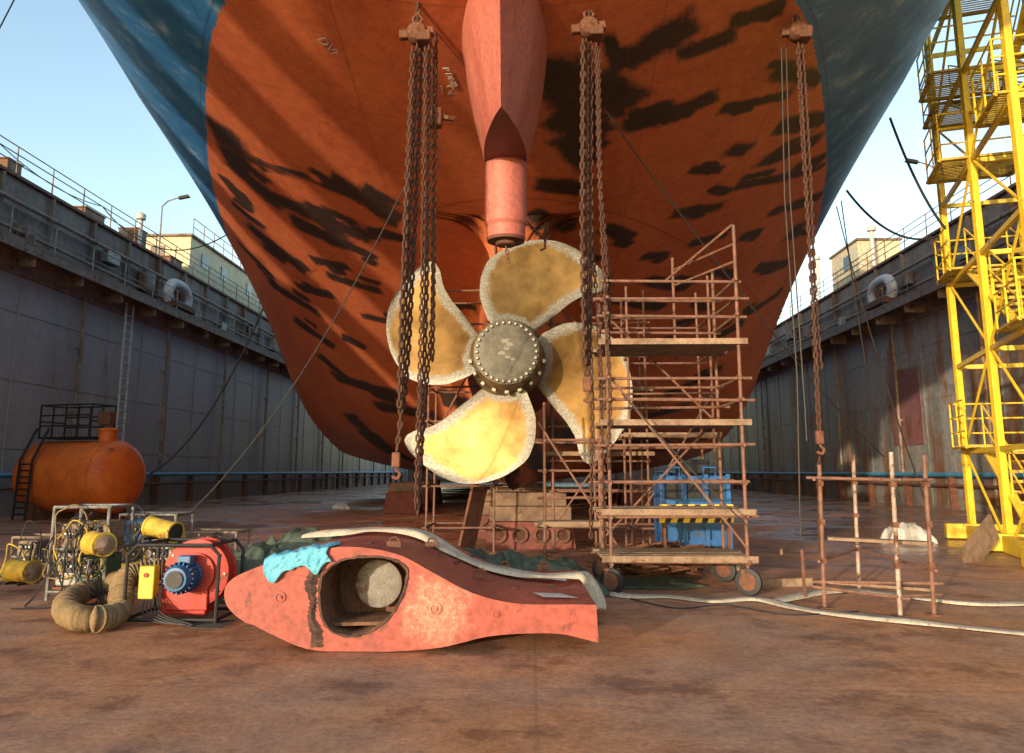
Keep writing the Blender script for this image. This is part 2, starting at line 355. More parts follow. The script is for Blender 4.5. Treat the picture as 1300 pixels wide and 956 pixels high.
lamp_post((-19.8,40,12.4),1,'lamp post with a bent arm on the left dock wall near the cream cabin')
lamp_post((19.2,36,12.4),-1,'lamp post with a bent arm on the right dock wall')
for (x,y,h,lab) in ((-19.6,37.5,1.6,'short white capped vent pipe on the left dock wall top, nearer the camera'),(19.2,52,3.2,'thin white post on the right dock wall nearest the hull'),(19.0,43,2.4,'white post on the right dock wall between cabin and fairlead')):
    t=thing('vent_pipe',lab,'vent pipe',(x,y,12.4)); MB().tube((x,y,12.4),(x,y,12.4+h),.12,10).build('pipe',m_white,t,True)
    MB().lathe([(.12,0),(.24,.06),(.24,.3),(.1,.4)],(x,y,12.4+h),(0,0,1),12).build('cap',m_white,t,True)
random.seed(11)
for i in range(7):
    y=16+i*4.3+random.random()*2; x=-20.1-random.random(); h=.8+random.random()*.6; l=.8+random.random()*1.4
    t=thing('deck_locker',['low rusty locker on the left wall deck, nearest the camera','second rusty locker along the left wall deck','third rusty locker along the left wall deck','fourth rusty locker along the left wall deck','fifth rusty locker along the left wall deck','sixth rusty locker along the left wall deck','farthest rusty locker along the left wall deck'][i],'locker',(x,y,12.42),'lockers along the left wall deck')
    MB().box((x,y,12.42+h/2),(1,l,h)).build('body',m_upper,t,bevel=.03); MB().box((x,y,12.45+h),(1.08,l+.08,.06)).build('lid',m_rusty,t)
hx=V((.866,-.5,0)); al=V((.5,.866,0))
def sp(h,a,z): return hx*h+al*a+up*z
t=thing('shadow_crane','unseen yellow portal crane added behind the camera to cast shadow bands on the hull','crane',tuple(sp(-13,-15,0)))  # unseen, added so its legs and braces throw shadow bands on the hull
for h_ in (-11.7,-14.0,-16.8): MB().beam(sp(h_,-15,0),sp(h_,-15,16),1.0,1.0).build('shadow_leg',m_yel2,t)
MB().beam(sp(-11.4,-15,9.4),sp(-6.0,-15,11.7),.7,.7).build('shadow_brace',m_yel2,t)
MB().beam(sp(-9.4,-15,9.7),sp(-9.8,-15,16),.7,.7).build('shadow_brace',m_yel2,t)
MB().beam(sp(-7.6,-15,10.4),sp(-6.8,-15,16),.5,.5).build('shadow_brace',m_yel2,t)
MB().beam(sp(-18,-15,16),sp(-4,-15,16),1.0,1.2).build('main_girder',m_yel2,t)
# ================================================================= hull
def ip(Y,xs,ys): return np.interp(Y,xs,ys)
def sm(fn,Y):
    Y=np.asarray(Y,float); return (fn(Y-2)+2*fn(Y-1)+2*fn(Y)+2*fn(Y+1)+fn(Y+2))/8
hF=lambda Y: sm(lambda q: ip(q,[5,12,16.5,22,30,36,42,60],[13.6,12.9,12.2,10.7,7.9,5.2,3.2,2.9]),Y)
zbF=lambda Y: sm(lambda q: ip(q,[5,8,10.9,16,20,25,30,36,42],[9.5,8.8,8.05,6.85,5.95,4.6,3.0,1.7,1.2]),Y)
BF=lambda Y: ip(Y,[5,12,18,100],[8.2,9.4,9.75,9.75])
wsF=lambda Y: sm(lambda q: ip(q,[16,20,25,30,36,42],[.32,.95,2.3,4.6,8,9.75]),Y)
zlF=lambda Y: np.where(Y<15.9,zbF(Y),np.where(Y>16.3,1.2,zbF(Y)+(1.2-zbF(Y))*(np.clip(Y,15.9,16.3)-15.9)/.4))
def hb(Y,z):
    Y=np.asarray(Y,float); z=np.asarray(z,float)
    t=np.clip((z-zbF(Y))/(hF(Y)-zbF(Y)),0,1)
    bm=BF(Y)*(1-(1-t)**(1/.65))**(1/1.8)
    zl=zlF(Y); q=np.clip((z-zl)/4.0,0,1)
    bs=np.where(Y>15.9,wsF(Y)*q**.35,0)
    b=(bm**3+bs**3)**(1/3)
    return np.minimum(b,BF(Y))
Ys=np.concatenate([np.arange(7,15.9,.12),[15.9,15.98,16.08,16.18,16.3],np.arange(16.4,30,.13),np.arange(30,46,.3),np.arange(46,96,4)])
NR=118; ZT=15.0
rows=[]
for Y in Ys:
    zl=float(zlF(Y)); s=np.linspace(0,1,700)**2.2; z=zl+(ZT-zl)*s; b=hb(np.full_like(z,Y),z); b[0]=0
    d=np.concatenate([[0],np.cumsum(np.hypot(np.diff(z),np.diff(b)))]); k=np.linspace(0,d[-1],NR)
    rows.append(np.stack([np.interp(k,d,b),np.full(NR,Y),np.interp(k,d,z)],1))
rows=np.array(rows)
right=rows.copy(); right[:,:,0]+=X0
left=rows.copy(); left[:,:,0]=X0-left[:,:,0]
full=np.concatenate([left[:,::-1],right[:,1:]],1)
ny,nc,_=full.shape; P=full.reshape(-1,3)
ii=(np.arange(ny-1)[:,None]*nc+np.arange(nc-1)[None,:]).ravel()
faces=np.stack([ii,ii+1,ii+nc+1,ii+nc],1)
def hullhit(px,py):
    d=ray(px,py); t=np.linspace(6,90,4000); x=d.x*t; y=d.y*t; z=CH+d.z*t
    ins=(np.abs(x-X0)<hb(y,z))&(z>zlF(y))&(y>7)
    k=np.argmax(ins)
    if not ins[k]: return None,None
    return V((x[k],y[k],z[k])),t[k]
strokes=[(808,68,862,36,19),(872,68,920,48,12),(938,25,985,10,11),(803,158,898,125,11),(845,150,868,142,10),(770,112,790,125,20),(715,90,738,150,24),(715,152,760,168,17),(722,180,745,200,15),(690,235,735,240,12),(682,272,720,288,10),
(922,137,998,120,8),(988,92,1038,100,13),(932,190,944,190,12),(968,204,1036,177,11),(942,234,1032,215,8),(882,215,912,215,7),(862,270,912,262,10),(994,160,1045,150,12),(882,308,918,298,8),(822,325,838,325,8),(945,300,962,295,8),
(983,268,1042,247,8),(1002,299,1028,291,8),(822,356,868,364,9),(882,385,902,390,8),(772,290,798,300,9),(962,340,998,335,7),(948,398,988,372,8),(888,438,938,412,9),(853,498,908,472,8),(772,50,788,82,9),
(1012,214,1042,202,11),(705,320,755,330,8),(785,381,838,389,8),(803,440,848,431,7),(905,345,930,350,6),(905,240,925,243,6),(860,410,880,405,6),
(284,168,303,205,19),(303,216,348,253,16),(290,232,310,258,9),(354,252,456,296,15),(334,211,388,224,8),(383,286,428,306,15),(434,237,496,273,15),(472,293,518,305,9),(322,292,378,336,12),(348,362,398,393,10),(424,352,478,368,9),(300,262,330,285,8),(395,262,420,275,9),(440,310,470,325,8),
(403,331,438,339,8),(383,411,418,436,9),(442,431,458,439,8),(433,481,498,499,10),(483,516,558,539,11),(448,531,518,583,10),(532,576,598,597,13),(398,216,428,238,7),(307,312,343,348,7),(413,457,438,478,8),
(463,401,518,414,7),(384,366,418,374,7),(690,540,760,570,12),(783,560,848,569,12),(823,528,868,516,8),(602,562,640,598,14),(562,502,598,518,8),(692,471,758,479,7),(662,562,698,598,14),(540,380,600,390,6),(870,560,900,545,9),(700,590,830,600,10)]
paint=np.full(len(P),-1.0)
rs=np.random.RandomState(8)
extra=[]
for (a,b,c,d,r_) in strokes:
    extra.append((a,b,c,d,r_*1.1))
    if rs.rand()<.75:
        f0=rs.uniform(-.5,.5); mx_,my_=(a+c)/2+(c-a)*f0,(b+d)/2+(d-b)*f0+rs.choice([-1,1])*r_*rs.uniform(.7,1.1); f1=rs.uniform(.15,.5)
        extra.append((mx_-(c-a)*f1/2,my_-(d-b)*f1/2,mx_+(c-a)*f1/2,my_+(d-b)*f1/2,r_*rs.uniform(.6,.9)))
for (a,b,c,d,r_) in extra:
    p,t1=hullhit(a,b); q,t2=hullhit(c,d)
    if p is None or q is None: continue
    A=np.array(p);B=np.array(q); rad=1.5*r_/1000*(t1+t2)/2; e=B-A; L_=max(np.linalg.norm(e),1e-3); e=e/L_
    k=(P-A)@e; perp=np.linalg.norm(P-(A+k[:,None]*e),axis=1); al_=np.maximum(-k,k-L_)
    paint=np.maximum(paint,np.clip(np.minimum(1-perp/rad,.9-al_/rad),-1,1))
def hull_mat():
    m=bpy.data.materials.new('ship_hull_paint'); m.use_nodes=True; N=m.node_tree.nodes; L=m.node_tree.links; b=N['Principled BSDF']
    g=N.new('ShaderNodeNewGeometry'); at=N.new('ShaderNodeAttribute'); at.attribute_name='paint'
    sep=N.new('ShaderNodeSeparateXYZ'); L.new(g.outputs['Position'],sep.inputs[0])
    def nz(s,d=8,r=.6,sc=(1,1,1)):
        mp=N.new('ShaderNodeMapping'); mp.inputs['Scale'].default_value=sc; L.new(g.outputs['Position'],mp.inputs[0])
        n=N.new('ShaderNodeTexNoise'); n.inputs['Scale'].default_value=s; n.inputs['Detail'].default_value=d; n.inputs['Roughness'].default_value=r; L.new(mp.outputs[0],n.inputs['Vector']); return n.outputs[0]
    def ramp(i,p,cs):
        r=N.new('ShaderNodeValToRGB'); r.color_ramp.elements[0].position=p[0]; r.color_ramp.elements[1].position=p[1]
        r.color_ramp.elements[0].color=(*cs[0],1); r.color_ramp.elements[1].color=(*cs[1],1); L.new(i,r.inputs[0]); return r.outputs[0]
    def mix(f,a,c,bt='MIX'):
        x=N.new('ShaderNodeMixRGB'); x.blend_type=bt
        if isinstance(f,float): x.inputs[0].default_value=f
        else: L.new(f,x.inputs[0])
        L.new(a,x.inputs[1]); L.new(c,x.inputs[2]); return x.outputs[0]
    def mth(op,a,c):
        x=N.new('ShaderNodeMath'); x.operation=op
        for i,q in enumerate((a,c)):
            if isinstance(q,(int,float)): x.inputs[i].default_value=q
            else: L.new(q,x.inputs[i])
        return x.outputs[0]
    nA=nz(.5,8,.6,(1,.5,1)); nB=nz(5,8,.7); nC=nz(18,6,.7); nS=nz(1.6,8,.7,(1,1,.12)); nD=nz(1.6,5,.6,(.8,.35,1))
    red=ramp(nA,(.35,.65),((.44,.095,.035),(.66,.185,.065)))
    red=mix(.35,red,ramp(nB,(.35,.65),((.28,.06,.028),(.68,.20,.075))))
    blue=ramp(nS,(.35,.7),((.018,.11,.30),(.045,.21,.46)))
    blue=mix(ramp(nS,(.55,.72),((0,0,0),(.6,.6,.6))),blue,ramp(nB,(.3,.7),((.20,.33,.48),(.52,.58,.64))))
    wl=mth('GREATER_THAN',mth('ADD',sep.outputs[2],mth('MULTIPLY',nB,.12)),8.94)
    base=mix(wl,red,blue)
    def line(c,per,wd,off=0): 
        fr=mth('FRACT',mth('ADD',mth('DIVIDE',c,per),off),0); return mth('LESS_THAN',fr,wd/per)
    seam=mth('MAXIMUM',line(sep.outputs[1],2.6,.025),mth('MAXIMUM',line(sep.outputs[2],1.9,.02,.3),line(sep.outputs[0],2.5,.025,.2)))
    dk=N.new('ShaderNodeMixRGB'); dk.blend_type='MULTIPLY'; L.new(mth('MULTIPLY',seam,.4),dk.inputs[0]); L.new(base,dk.inputs[1]); dk.inputs[2].default_value=(.3,.25,.25,1); base=dk.outputs[0]
    base=mix(.4,base,ramp(nC,(.3,.6),((.45,.45,.45),(1,1,1))),'MULTIPLY')
    pv=mth('ADD',at.outputs['Fac'],mth('MULTIPLY',mth('SUBTRACT',nB,.5),.9))
    pv=mth('ADD',pv,mth('MULTIPLY',mth('SUBTRACT',nD,.5),1.5))
    pv=mth('ADD',pv,mth('MULTIPLY',mth('SUBTRACT',nC,.5),.6))
    msk=ramp(pv,(-.0,.42),((0,0,0),(.96,.96,.96)))
    msk=mth('MULTIPLY',msk,mth('SUBTRACT',1,wl))
    bk=ramp(nB,(.3,.7),((.008,.008,.009),(.030,.024,.022)))
    base=mix(msk,base,bk)
    L.new(base,b.inputs['Base Color'])
    b.inputs['Roughness'].default_value=.48
    bp=N.new('ShaderNodeBump'); bp.inputs['Strength'].default_value=.12; bp.inputs['Distance'].default_value=.03
    L.new(mth('SUBTRACT',mth('ADD',nB,nA),mth('MULTIPLY',seam,.6)),bp.inputs['Height']); L.new(bp.outputs[0],b.inputs['Normal'])
    return m
m_hull=hull_mat()
ship=thing('ship','huge red and blue ship stern towering over the dock floor with black paint patches','ship',(X0,16,1.2))
off=np.array([X0,16,1.2])
me=bpy.data.meshes.new('hull'); me.from_pydata([tuple(p) for p in (P-off)],[],[tuple(int(i) for i in f) for f in faces]); me.update()
hull=bpy.data.objects.new('hull',me); col.objects.link(hull); hull.parent=ship; me.materials.append(m_hull)
me.attributes.new('paint','FLOAT','POINT').data.foreach_set('value',paint.astype(np.float32))
me.polygons.foreach_set('use_smooth',[True]*len(me.polygons))
MB().poly([V(p) for p in full[0]]).build('transom',m_hull,ship)
mb=MB()
for k in range(ny-1): mb.poly([V(full[k,0]),V(full[k+1,0]),V(full[k+1,-1]),V(full[k,-1])])
mb.build('deck',m_rusty,ship)
def lens(z,Ya,Yf,wd,Ym,n=14):
    L_=[]
    for i in range(n+1):
        t=i/n
        if t<.5: yy=Ya+(Ym-Ya)*(t/.5); ww=wd/2*math.sin((t/.5)*PI/2)**.85
        else: a=(t-.5)/.5*PI/2; yy=Ym+(Yf-Ym)*math.sin(a); ww=wd/2*math.cos(a)
        L_.append((ww,yy))
    return [V((X0+w_,y,z)) for w_,y in L_]+[V((X0-w_,y,z)) for w_,y in L_[-2:0:-1]]
mb=MB(); lv=[(6.35,9.75,12.6,.66,11.6),(6.5,9.7,12.7,.74,11.6),(6.9,9.6,13,.95,11.5),(7.4,9.45,13.2,1.16,11.4),(8.0,9.3,13.5,1.32,11.3),(9.6,9.0,13.8,1.4,11.2)]
ring=[lens(*l) for l in lv]; n=len(ring[0])
for r_ in ring: mb.v+=r_
for k in range(len(ring)-1):
    for i in range(n): j=(i+1)%n; mb.f.append([k*n+i,k*n+j,(k+1)*n+j,(k+1)*n+i])
horn=mb.build('rudder_horn',m_horn,ship,True,50)
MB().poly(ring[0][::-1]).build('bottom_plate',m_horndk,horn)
st=MB().lathe([(.33,1.3),(.33,.3),(.33,.25),(.30,.2),(.30,.02),(.27,0)],(X0,11.75,5.12),(0,0,1),32).build('rudder_stock',m_horn,ship,True,30)
MB().lathe([(.14,.0),(.16,.02),(.16,.06),(.29,.065),(.29,.1)],(X0,11.75,5.03),(0,0,1),24).build('stock_nut',m_rusty,st,True,30)
chain(MB(),[(X0,11.72,5.02),(X0+.05,11.7,4.72)],.1,.014,.034).build('shackle',m_rusty,st,True)
PC=W(643,449,14.35)
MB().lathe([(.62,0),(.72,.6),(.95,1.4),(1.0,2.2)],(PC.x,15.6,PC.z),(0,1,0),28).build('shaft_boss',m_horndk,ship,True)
def text_on_hull(s,px,py,size,rot=0):
    p,t_=hullhit(px,py)
    if p is None: return
    p1,_=hullhit(px+6,py); p2,_=hullhit(px,py-6)
    ux=(p1-p).normalized(); nn=ux.cross((p2-p)).normalized()
    if nn.dot(V((0,0,CH))-p)<0: nn=-nn
    uy=nn.cross(ux).normalized()
    cu=bpy.data.curves.new('t','FONT'); cu.body=s; cu.size=size; cu.extrude=.004; ob=bpy.data.objects.new('t',cu); col.objects.link(ob)
    bpy.context.view_layer.update(); me=bpy.data.meshes.new_from_object(ob.evaluated_get(bpy.context.evaluated_depsgraph_get()))
    bpy.data.objects.remove(ob); me.materials.clear(); me.materials.append(m_marks)
    M_=Matrix((ux,uy,nn)).transposed()@Matrix.Rotation(rot,3,'Z'); 
    for v in me.vertices: v.co=M_@v.co+p+nn*.03-V((X0,16,1.2))
    o=bpy.data.objects.new('hull_marking',me); col.objects.link(o); o.parent=ship
for s,px,py,sz,rt in (('DVP 1',402,48,.24,-1.2),('P DNB',562,84,.16,-1.5),('12',556,118,.30,0),('11',556,150,.22,0)): text_on_hull(s,px,py,sz,rt)
# ================================================================= propeller
def prop_mat():
    m=bpy.data.materials.new('bronze_blade'); m.use_nodes=True; N=m.node_tree.nodes; L=m.node_tree.links; b=N['Principled BSDF']
    at=N.new('ShaderNodeAttribute'); at.attribute_name='edge'; tc=N.new('ShaderNodeTexCoord')
    n=N.new('ShaderNodeTexNoise'); n.inputs['Scale'].default_value=2.2; n.inputs['Detail'].default_value=5; n.inputs['Roughness'].default_value=.6; L.new(tc.outputs['Object'],n.inputs['Vector'])
    n3=N.new('ShaderNodeTexNoise'); n3.inputs['Scale'].default_value=9; n3.inputs['Detail'].default_value=10; n3.inputs['Roughness'].default_value=.75; L.new(tc.outputs['Object'],n3.inputs['Vector'])
    n2=N.new('ShaderNodeTexNoise'); n2.inputs['Scale'].default_value=30; n2.inputs['Detail'].default_value=6; L.new(tc.outputs['Object'],n2.inputs['Vector'])
    r=N.new('ShaderNodeValToRGB'); r.color_ramp.elements[0].position=.35; r.color_ramp.elements[1].position=.65; r.color_ramp.elements[0].color=(.22,.125,.04,1); r.color_ramp.elements[1].color=(.40,.245,.085,1); L.new(n.outputs[0],r.inputs[0])
    ma=N.new('ShaderNodeMath'); ma.operation='MULTIPLY_ADD'; L.new(n3.outputs[0],ma.inputs[0]); ma.inputs[1].default_value=.14; L.new(at.outputs['Fac'],ma.inputs[2])
    e=N.new('ShaderNodeValToRGB'); e.color_ramp.elements[0].position=.125; e.color_ramp.elements[1].position=.155; e.color_ramp.elements[0].color=(1,1,1,1); e.color_ramp.elements[1].color=(0,0,0,1); L.new(ma.outputs[0],e.inputs[0])
    ec=N.new('ShaderNodeValToRGB'); ec.color_ramp.elements[0].position=.4; ec.color_ramp.elements[1].position=.6; ec.color_ramp.elements[0].color=(.20,.185,.15,1); ec.color_ramp.elements[1].color=(.34,.33,.28,1); L.new(n2.outputs[0],ec.inputs[0])
    mx=N.new('ShaderNodeMixRGB'); L.new(e.outputs[0],mx.inputs[0]); L.new(r.outputs[0],mx.inputs[1]); L.new(ec.outputs[0],mx.inputs[2])
    L.new(mx.outputs[0],b.inputs['Base Color'])
    mr=N.new('ShaderNodeMapRange'); L.new(e.outputs[0],mr.inputs[0]); mr.inputs[3].default_value=.8; mr.inputs[4].default_value=.2; L.new(mr.outputs[0],b.inputs['Metallic'])
    rr=N.new('ShaderNodeMapRange'); L.new(n3.outputs[0],rr.inputs[0]); rr.inputs[3].default_value=.42; rr.inputs[4].default_value=.62; L.new(rr.outputs[0],b.inputs['Roughness'])
    bp=N.new('ShaderNodeBump'); bp.inputs['Strength'].default_value=.35; bp.inputs['Distance'].default_value=.03; L.new(n.outputs[0],bp.inputs['Height']); L.new(bp.outputs[0],b.inputs['Normal'])
    return m
m_prop=prop_mat(); m_hub=mat('bronze_hub',(.32,.23,.11),(.14,.095,.05),5,.45,.7,.15); m_hubcap=mat('hub_cap_grime',(.14,.13,.10),(.06,.055,.042),4,.5,.4,.15)
YP=15.05; hubc=V((PC.x,YP,PC.z+.02)); RP=170/1000*15.35
prop=thing('ship_propeller','large four bladed bronze ship propeller hanging at the stern behind chains','propeller',tuple(hubc))
rs_=[.24,.30,.48,.64,.757,.873,.945,.985,1.0]
le=[114,118,115,108,101,87,76,67,59]; te=[54,47,44,43,41,37,36.5,38,43]
for kb in range(4):
    rot=kb*90; front=[];back=[];ed=[]
    NU,NV=30,22
    rad=[.22+.78*(1-(1-i/NU)**1.6) for i in range(NU+1)]
    for r_ in rad:
        l=np.interp(r_,rs_,le)+(5 if kb==3 else 0)*math.sin(r_*PI); t_=np.interp(r_,rs_,te); c=(l+t_)/2; fr=[];bk=[]
        for j in range(NV+1):
            s=j/NV; a=R(t_+(l-t_)*s+rot); rr=r_*RP; 
            y=-.5*R(t_+(l-t_)*s-c)*(1.15-.5*r_)+.25*r_*r_+.10*math.cos((2*s-1)*PI/2)*r_
            th=(.085*(1-.75*r_))*math.sqrt(max(0,1-(2*s-1)**2))+.008
            x=math.cos(a)*rr; z=math.sin(a)*rr
            fr.append(hubc+V((x,y-th,z))); bk.append(hubc+V((x,y+th,z)))
            chord=R(l-t_)*r_; ed.append(min(min(s,1-s)*chord,(1-r_)*1.0, max(0,(r_-.27))*1.2))
        front.append(fr);back.append(bk)
    mb=MB().grid(front); nb=len(mb.v); mb.grid([list(r_) for r_ in back]); 
    m_=NV+1
    for i in range(NU):
        mb.f.append([i*m_,(i+1)*m_,nb+(i+1)*m_,nb+i*m_]); mb.f.append([i*m_+NV,nb+i*m_+NV,nb+(i+1)*m_+NV,(i+1)*m_+NV])
    for j in range(NV): mb.f.append([NU*m_+j,NU*m_+j+1,nb+NU*m_+j+1,nb+NU*m_+j])
    o=mb.build('blade',m_prop,prop,True,60)
    o.data.attributes.new('edge','FLOAT','POINT').data.foreach_set('value',np.array(ed+ed,np.float32))
    a=R(82+rot); cc=hubc+V((math.cos(a)*.62,.05,math.sin(a)*.62))
    MB().lathe([(.42,0),(.40,.1),(.3,.16)],cc-V((math.cos(a),0,math.sin(a)))*.1,(math.cos(a),0,math.sin(a)),24).build('blade_root',m_hub,prop,True)
MB().lathe([(.60,-.75),(.64,-.6),(.66,-.3),(.74,-.05),(.76,.3),(.70,.7)],hubc,(0,1,0),40).build('hub',m_hub,prop,True)
MB().lathe([(.40,-.80),(.50,-.79),(.60,-.775),(.60,-.74)],hubc,(0,1,0),40).build('hub_cap',m_hubcap,prop,True,20)
for k in range(30):
    a=2*PI*k/30; c=hubc+V((math.cos(a)*.545,-.785,math.sin(a)*.545)); MB().lathe([(.026,-.045),(.034,-.03),(.034,.02)],c,(0,1,0),6).build('bolt',m_bolt,prop)
mb=MB()
for (x,z,rr_) in ((-.02,.2,.07),(.05,.14,.06),(0,.06,.05),(-.08,-.02,.06),(.02,-.1,.05),(.12,-.13,.035)):
    mb.poly([hubc+V((x+math.cos(a)*rr_*(1+.3*math.sin(a*3+x*30)),-.803-rr_*.02,z+math.sin(a)*rr_*(.8+.3*math.cos(a*2)))) for a in np.linspace(0,2*PI,13)[:-1]])
mb.build('chalk_smudge',mat('chalk',(.32,.31,.25),(.18,.17,.13),20,.8),prop)
for k in range(9):
    a=R(190+k*20); MB().box(hubc+V((math.cos(a)*.70,-.35,math.sin(a)*.70)),(.07,.18,.08),Matrix.Rotation(-a,3,'Y')).build('lug',m_bolt,prop,bevel=.01)
# ================================================================= chain hoists
def hoist(label,px,Y,beam_y,strands,mchain=m_chain):
    base=W(px,beam_y,Y); t=thing('chain_hoist',label,'chain hoist',tuple(base),'chain hoists hung from the hull')
    chain(MB(),[V((base.x,base.y,base.z+.2)),V((base.x,base.y,base.z+1.6))],.15,.022,.045).build('top_chain',mchain,t,True)
    MB().lathe([(.12,-.12),(.15,-.08),(.15,.08),(.12,.12)],base+V((0,0,.02)),(0,1,0),18).build('hoist_body',m_rusty,t,True)
    MB().box(base+V((.1,0,-.05)),(.2,.26,.16)).build('gearbox',m_rusty,t,bevel=.02)
    MB().beam(base+V((-.26,0,.0)),base+V((.24,0,.06)),.11,.13).build('cross_bar',m_rusty,t,bevel=.02)
    MB().path([base+V((0,0,.15)),base+V((.07,0,.24)),base+V((0,0,.34)),base+V((-.07,0,.26)),base+V((-.05,0,.18))],.025,8).build('top_hook',m_rusty,t,True)
    for st in strands:
        pts=[W(x,y,Y+dy) for x,y,dy in st['p']]
        if st.get('rope'): MB().path(pts,st.get('r',.012),5).build('hand_rope',m_wire,t)
        else: chain(MB(),pts,st.get('L',.14),st.get('r',.019),st.get('w',.042)).build('load_chain' if st.get('L',.14)>.12 else 'hand_chain',mchain,t,True)
        if st.get('hook'):
            e=pts[-1]; hk=MB().box(e+V((0,0,-.06)),(.11,.09,.2)).build('hook_block',m_rusty,t,bevel=.02)
            MB().path(smooth_path([e+V((0,0,-.14)),e+V((.01,0,-.19)),e+V((.055,0,-.24)),e+V((.02,0,-.30)),e+V((-.05,0,-.27))],4),.022,8).build('hook',m_rusty,hk,True)
    return t
S_={'L':.11,'r':.014,'w':.034}
hoist('rusty chain hoist with long doubled chains hanging left of the propeller hub',530,10.4,45,[
 {'p':[(530,55,0),(523,220,0),(513,420,0),(508,540,0),(503,578,0)],'hook':1},
 {'p':[(536,55,.12),(528,260,.1),(518,450,.1),(512,520,.1)]},
 {'p':[(524,60,-.1),(516,250,-.1),(509,430,-.1),(507,520,-.1)]},
 {'p':[(545,58,0),(543,300,0),(538,480,0),(530,660,0)]},
 {'p':[(550,60,.15),(552,200,.1),(549,400,.1),(536,560,.1),(531,640,.1)],**S_},
 {'p':[(540,60,-.1),(536,360,-.1),(530,560,-.1),(528,655,-.1)],**S_}])
hoist('rusty chain hoist with bundled chains hanging just right of the rudder stock',748,10.6,38,[
 {'p':[(744,50,0),(744,300,0),(745,482,0)],'hook':1},
 {'p':[(750,50,.1),(750,300,.1),(748,470,.1)]},
 {'p':[(740,50,-.1),(739,280,-.1),(742,465,-.1)]},
 {'p':[(757,55,0),(760,200,0),(768,380,0),(775,500,0),(772,600,0)],**S_},
 {'p':[(760,55,.2),(762,240,.2),(774,360,.2),(770,520,.2)],**S_},
 {'p':[(746,60,.2),(752,300,.2),(762,450,.2),(768,700,.2)],**S_},
 {'p':[(742,60,.3),(746,300,.3),(752,520,.3),(750,690,.3)],**S_}])
hoist('rusty chain hoist with single long chain hanging on the right before the hull',1012,11.8,42,[
 {'p':[(1013,55,0),(1022,220,0),(1034,420,0),(1040,550,0)],'hook':1},
 {'p':[(1018,55,.1),(1028,220,.1),(1036,400,.1),(1042,470,.1)]},
 {'p':[(1040,580,.02),(1041,700,.05)],**S_},
 {'p':[(992,60,0),(996,250,0),(1012,480,0),(1016,680,0)],'rope':1},{'p':[(998,60,.1),(1003,250,0),(1022,520,0),(1024,560,0)],'rope':1}])
b_=W(553,150,10.9)
t=thing('chain_block','small chain block hanging on rusty chain beside the left hoist','chain block',tuple(b_))
MB().box(b_,(.2,.2,.28)).build('block_body',m_rusty,t,bevel=.03); MB().beam(b_+V((-.1,0,.05)),b_+V((.28,0,-.02)),.06,.06).build('lever',m_rusty,t)
chain(MB(),[b_+V((0,0,.1)),b_+V((-.02,0,1.4))],.12,.016,.036).build('top_chain',m_chain,t,True); chain(MB(),[b_+V((0,0,-.14)),W(549,460,10.9)],.12,.016,.036).build('load_chain',m_chain,t,True)
t=thing('lifting_chain','short chain with hook slung beside the bottom of the rudder stock','chain',tuple(W(690,310,12.4)))
chain(MB(),[W(668,282,12.4),W(692,305,12.4),W(694,280,12.6)],.1,.014,.034).build('chain_run',m_chain,t,True); MB().path([W(692,303,12.4),W(692,315,12.4),W(686,318,12.4)],.02,6).build('hook',m_rusty,t)
# ================================================================= cables
def cable(label,pts,r=.014,m=m_wire,name='steel_wire',cat='wire'):
    tag(MB().path(pts,r,6).build(name,m,smooth=True),label,cat)
cable('long steel wire running down from the hull beside the middle hoist to the right wall',sagp(W(768,140,11.5),W(1122,580,19),.3),.014)
cable('steel wire slanting down from the left chain hoist towards the left equipment',sagp(W(514,235,10.5),W(240,652,10.5),.45),.009)
cable('steel wire slanting from the scaffold down to the dock floor on the right',sagp(W(790,500,10.3),W(962,680,10.3),.05),.010)
cable('steel wire hanging from the right edge of the hull down to the low scaffold',sagp(W(1062,262,22),W(1180,650,15),.5),.016)
cable('thinner steel wire hanging from the right edge of the hull',sagp(W(1068,255,22),W(1100,470,19),.2),.016)
cable('black cable drooping from the left hull side down the left dock wall',sagp(W(345,365,30),W(190,602,28),1.2),.035,m_cable,'power_cable','cable')
cable('black hose slung across the right gap from hull to yellow tower',sagp(W(1075,242,20),W(1192,300,17.5),.5),.03,m_cable,'air_hose','hose')
cable('black cable hanging by the left of the yellow stair tower',sagp(W(1130,150,18),W(1200,290,16.5),.3),.03,m_cable,'power_cable','cable')
cable('thin cable strung along above the left dock wall railing',sagp(W(-5,178,28),W(130,262,33),.4),.02,m_cable,'power_cable','cable')
cable('thin cable sagging from the left wall deck up to the hull',sagp(W(130,262,33),W(300,290,30),1.4),.025,m_cable,'power_cable','cable')
cable('dark wire crossing the sky at the top left corner',[W(-12,58,12),W(24,-12,12)],.012,m_cable,'power_cable','cable')
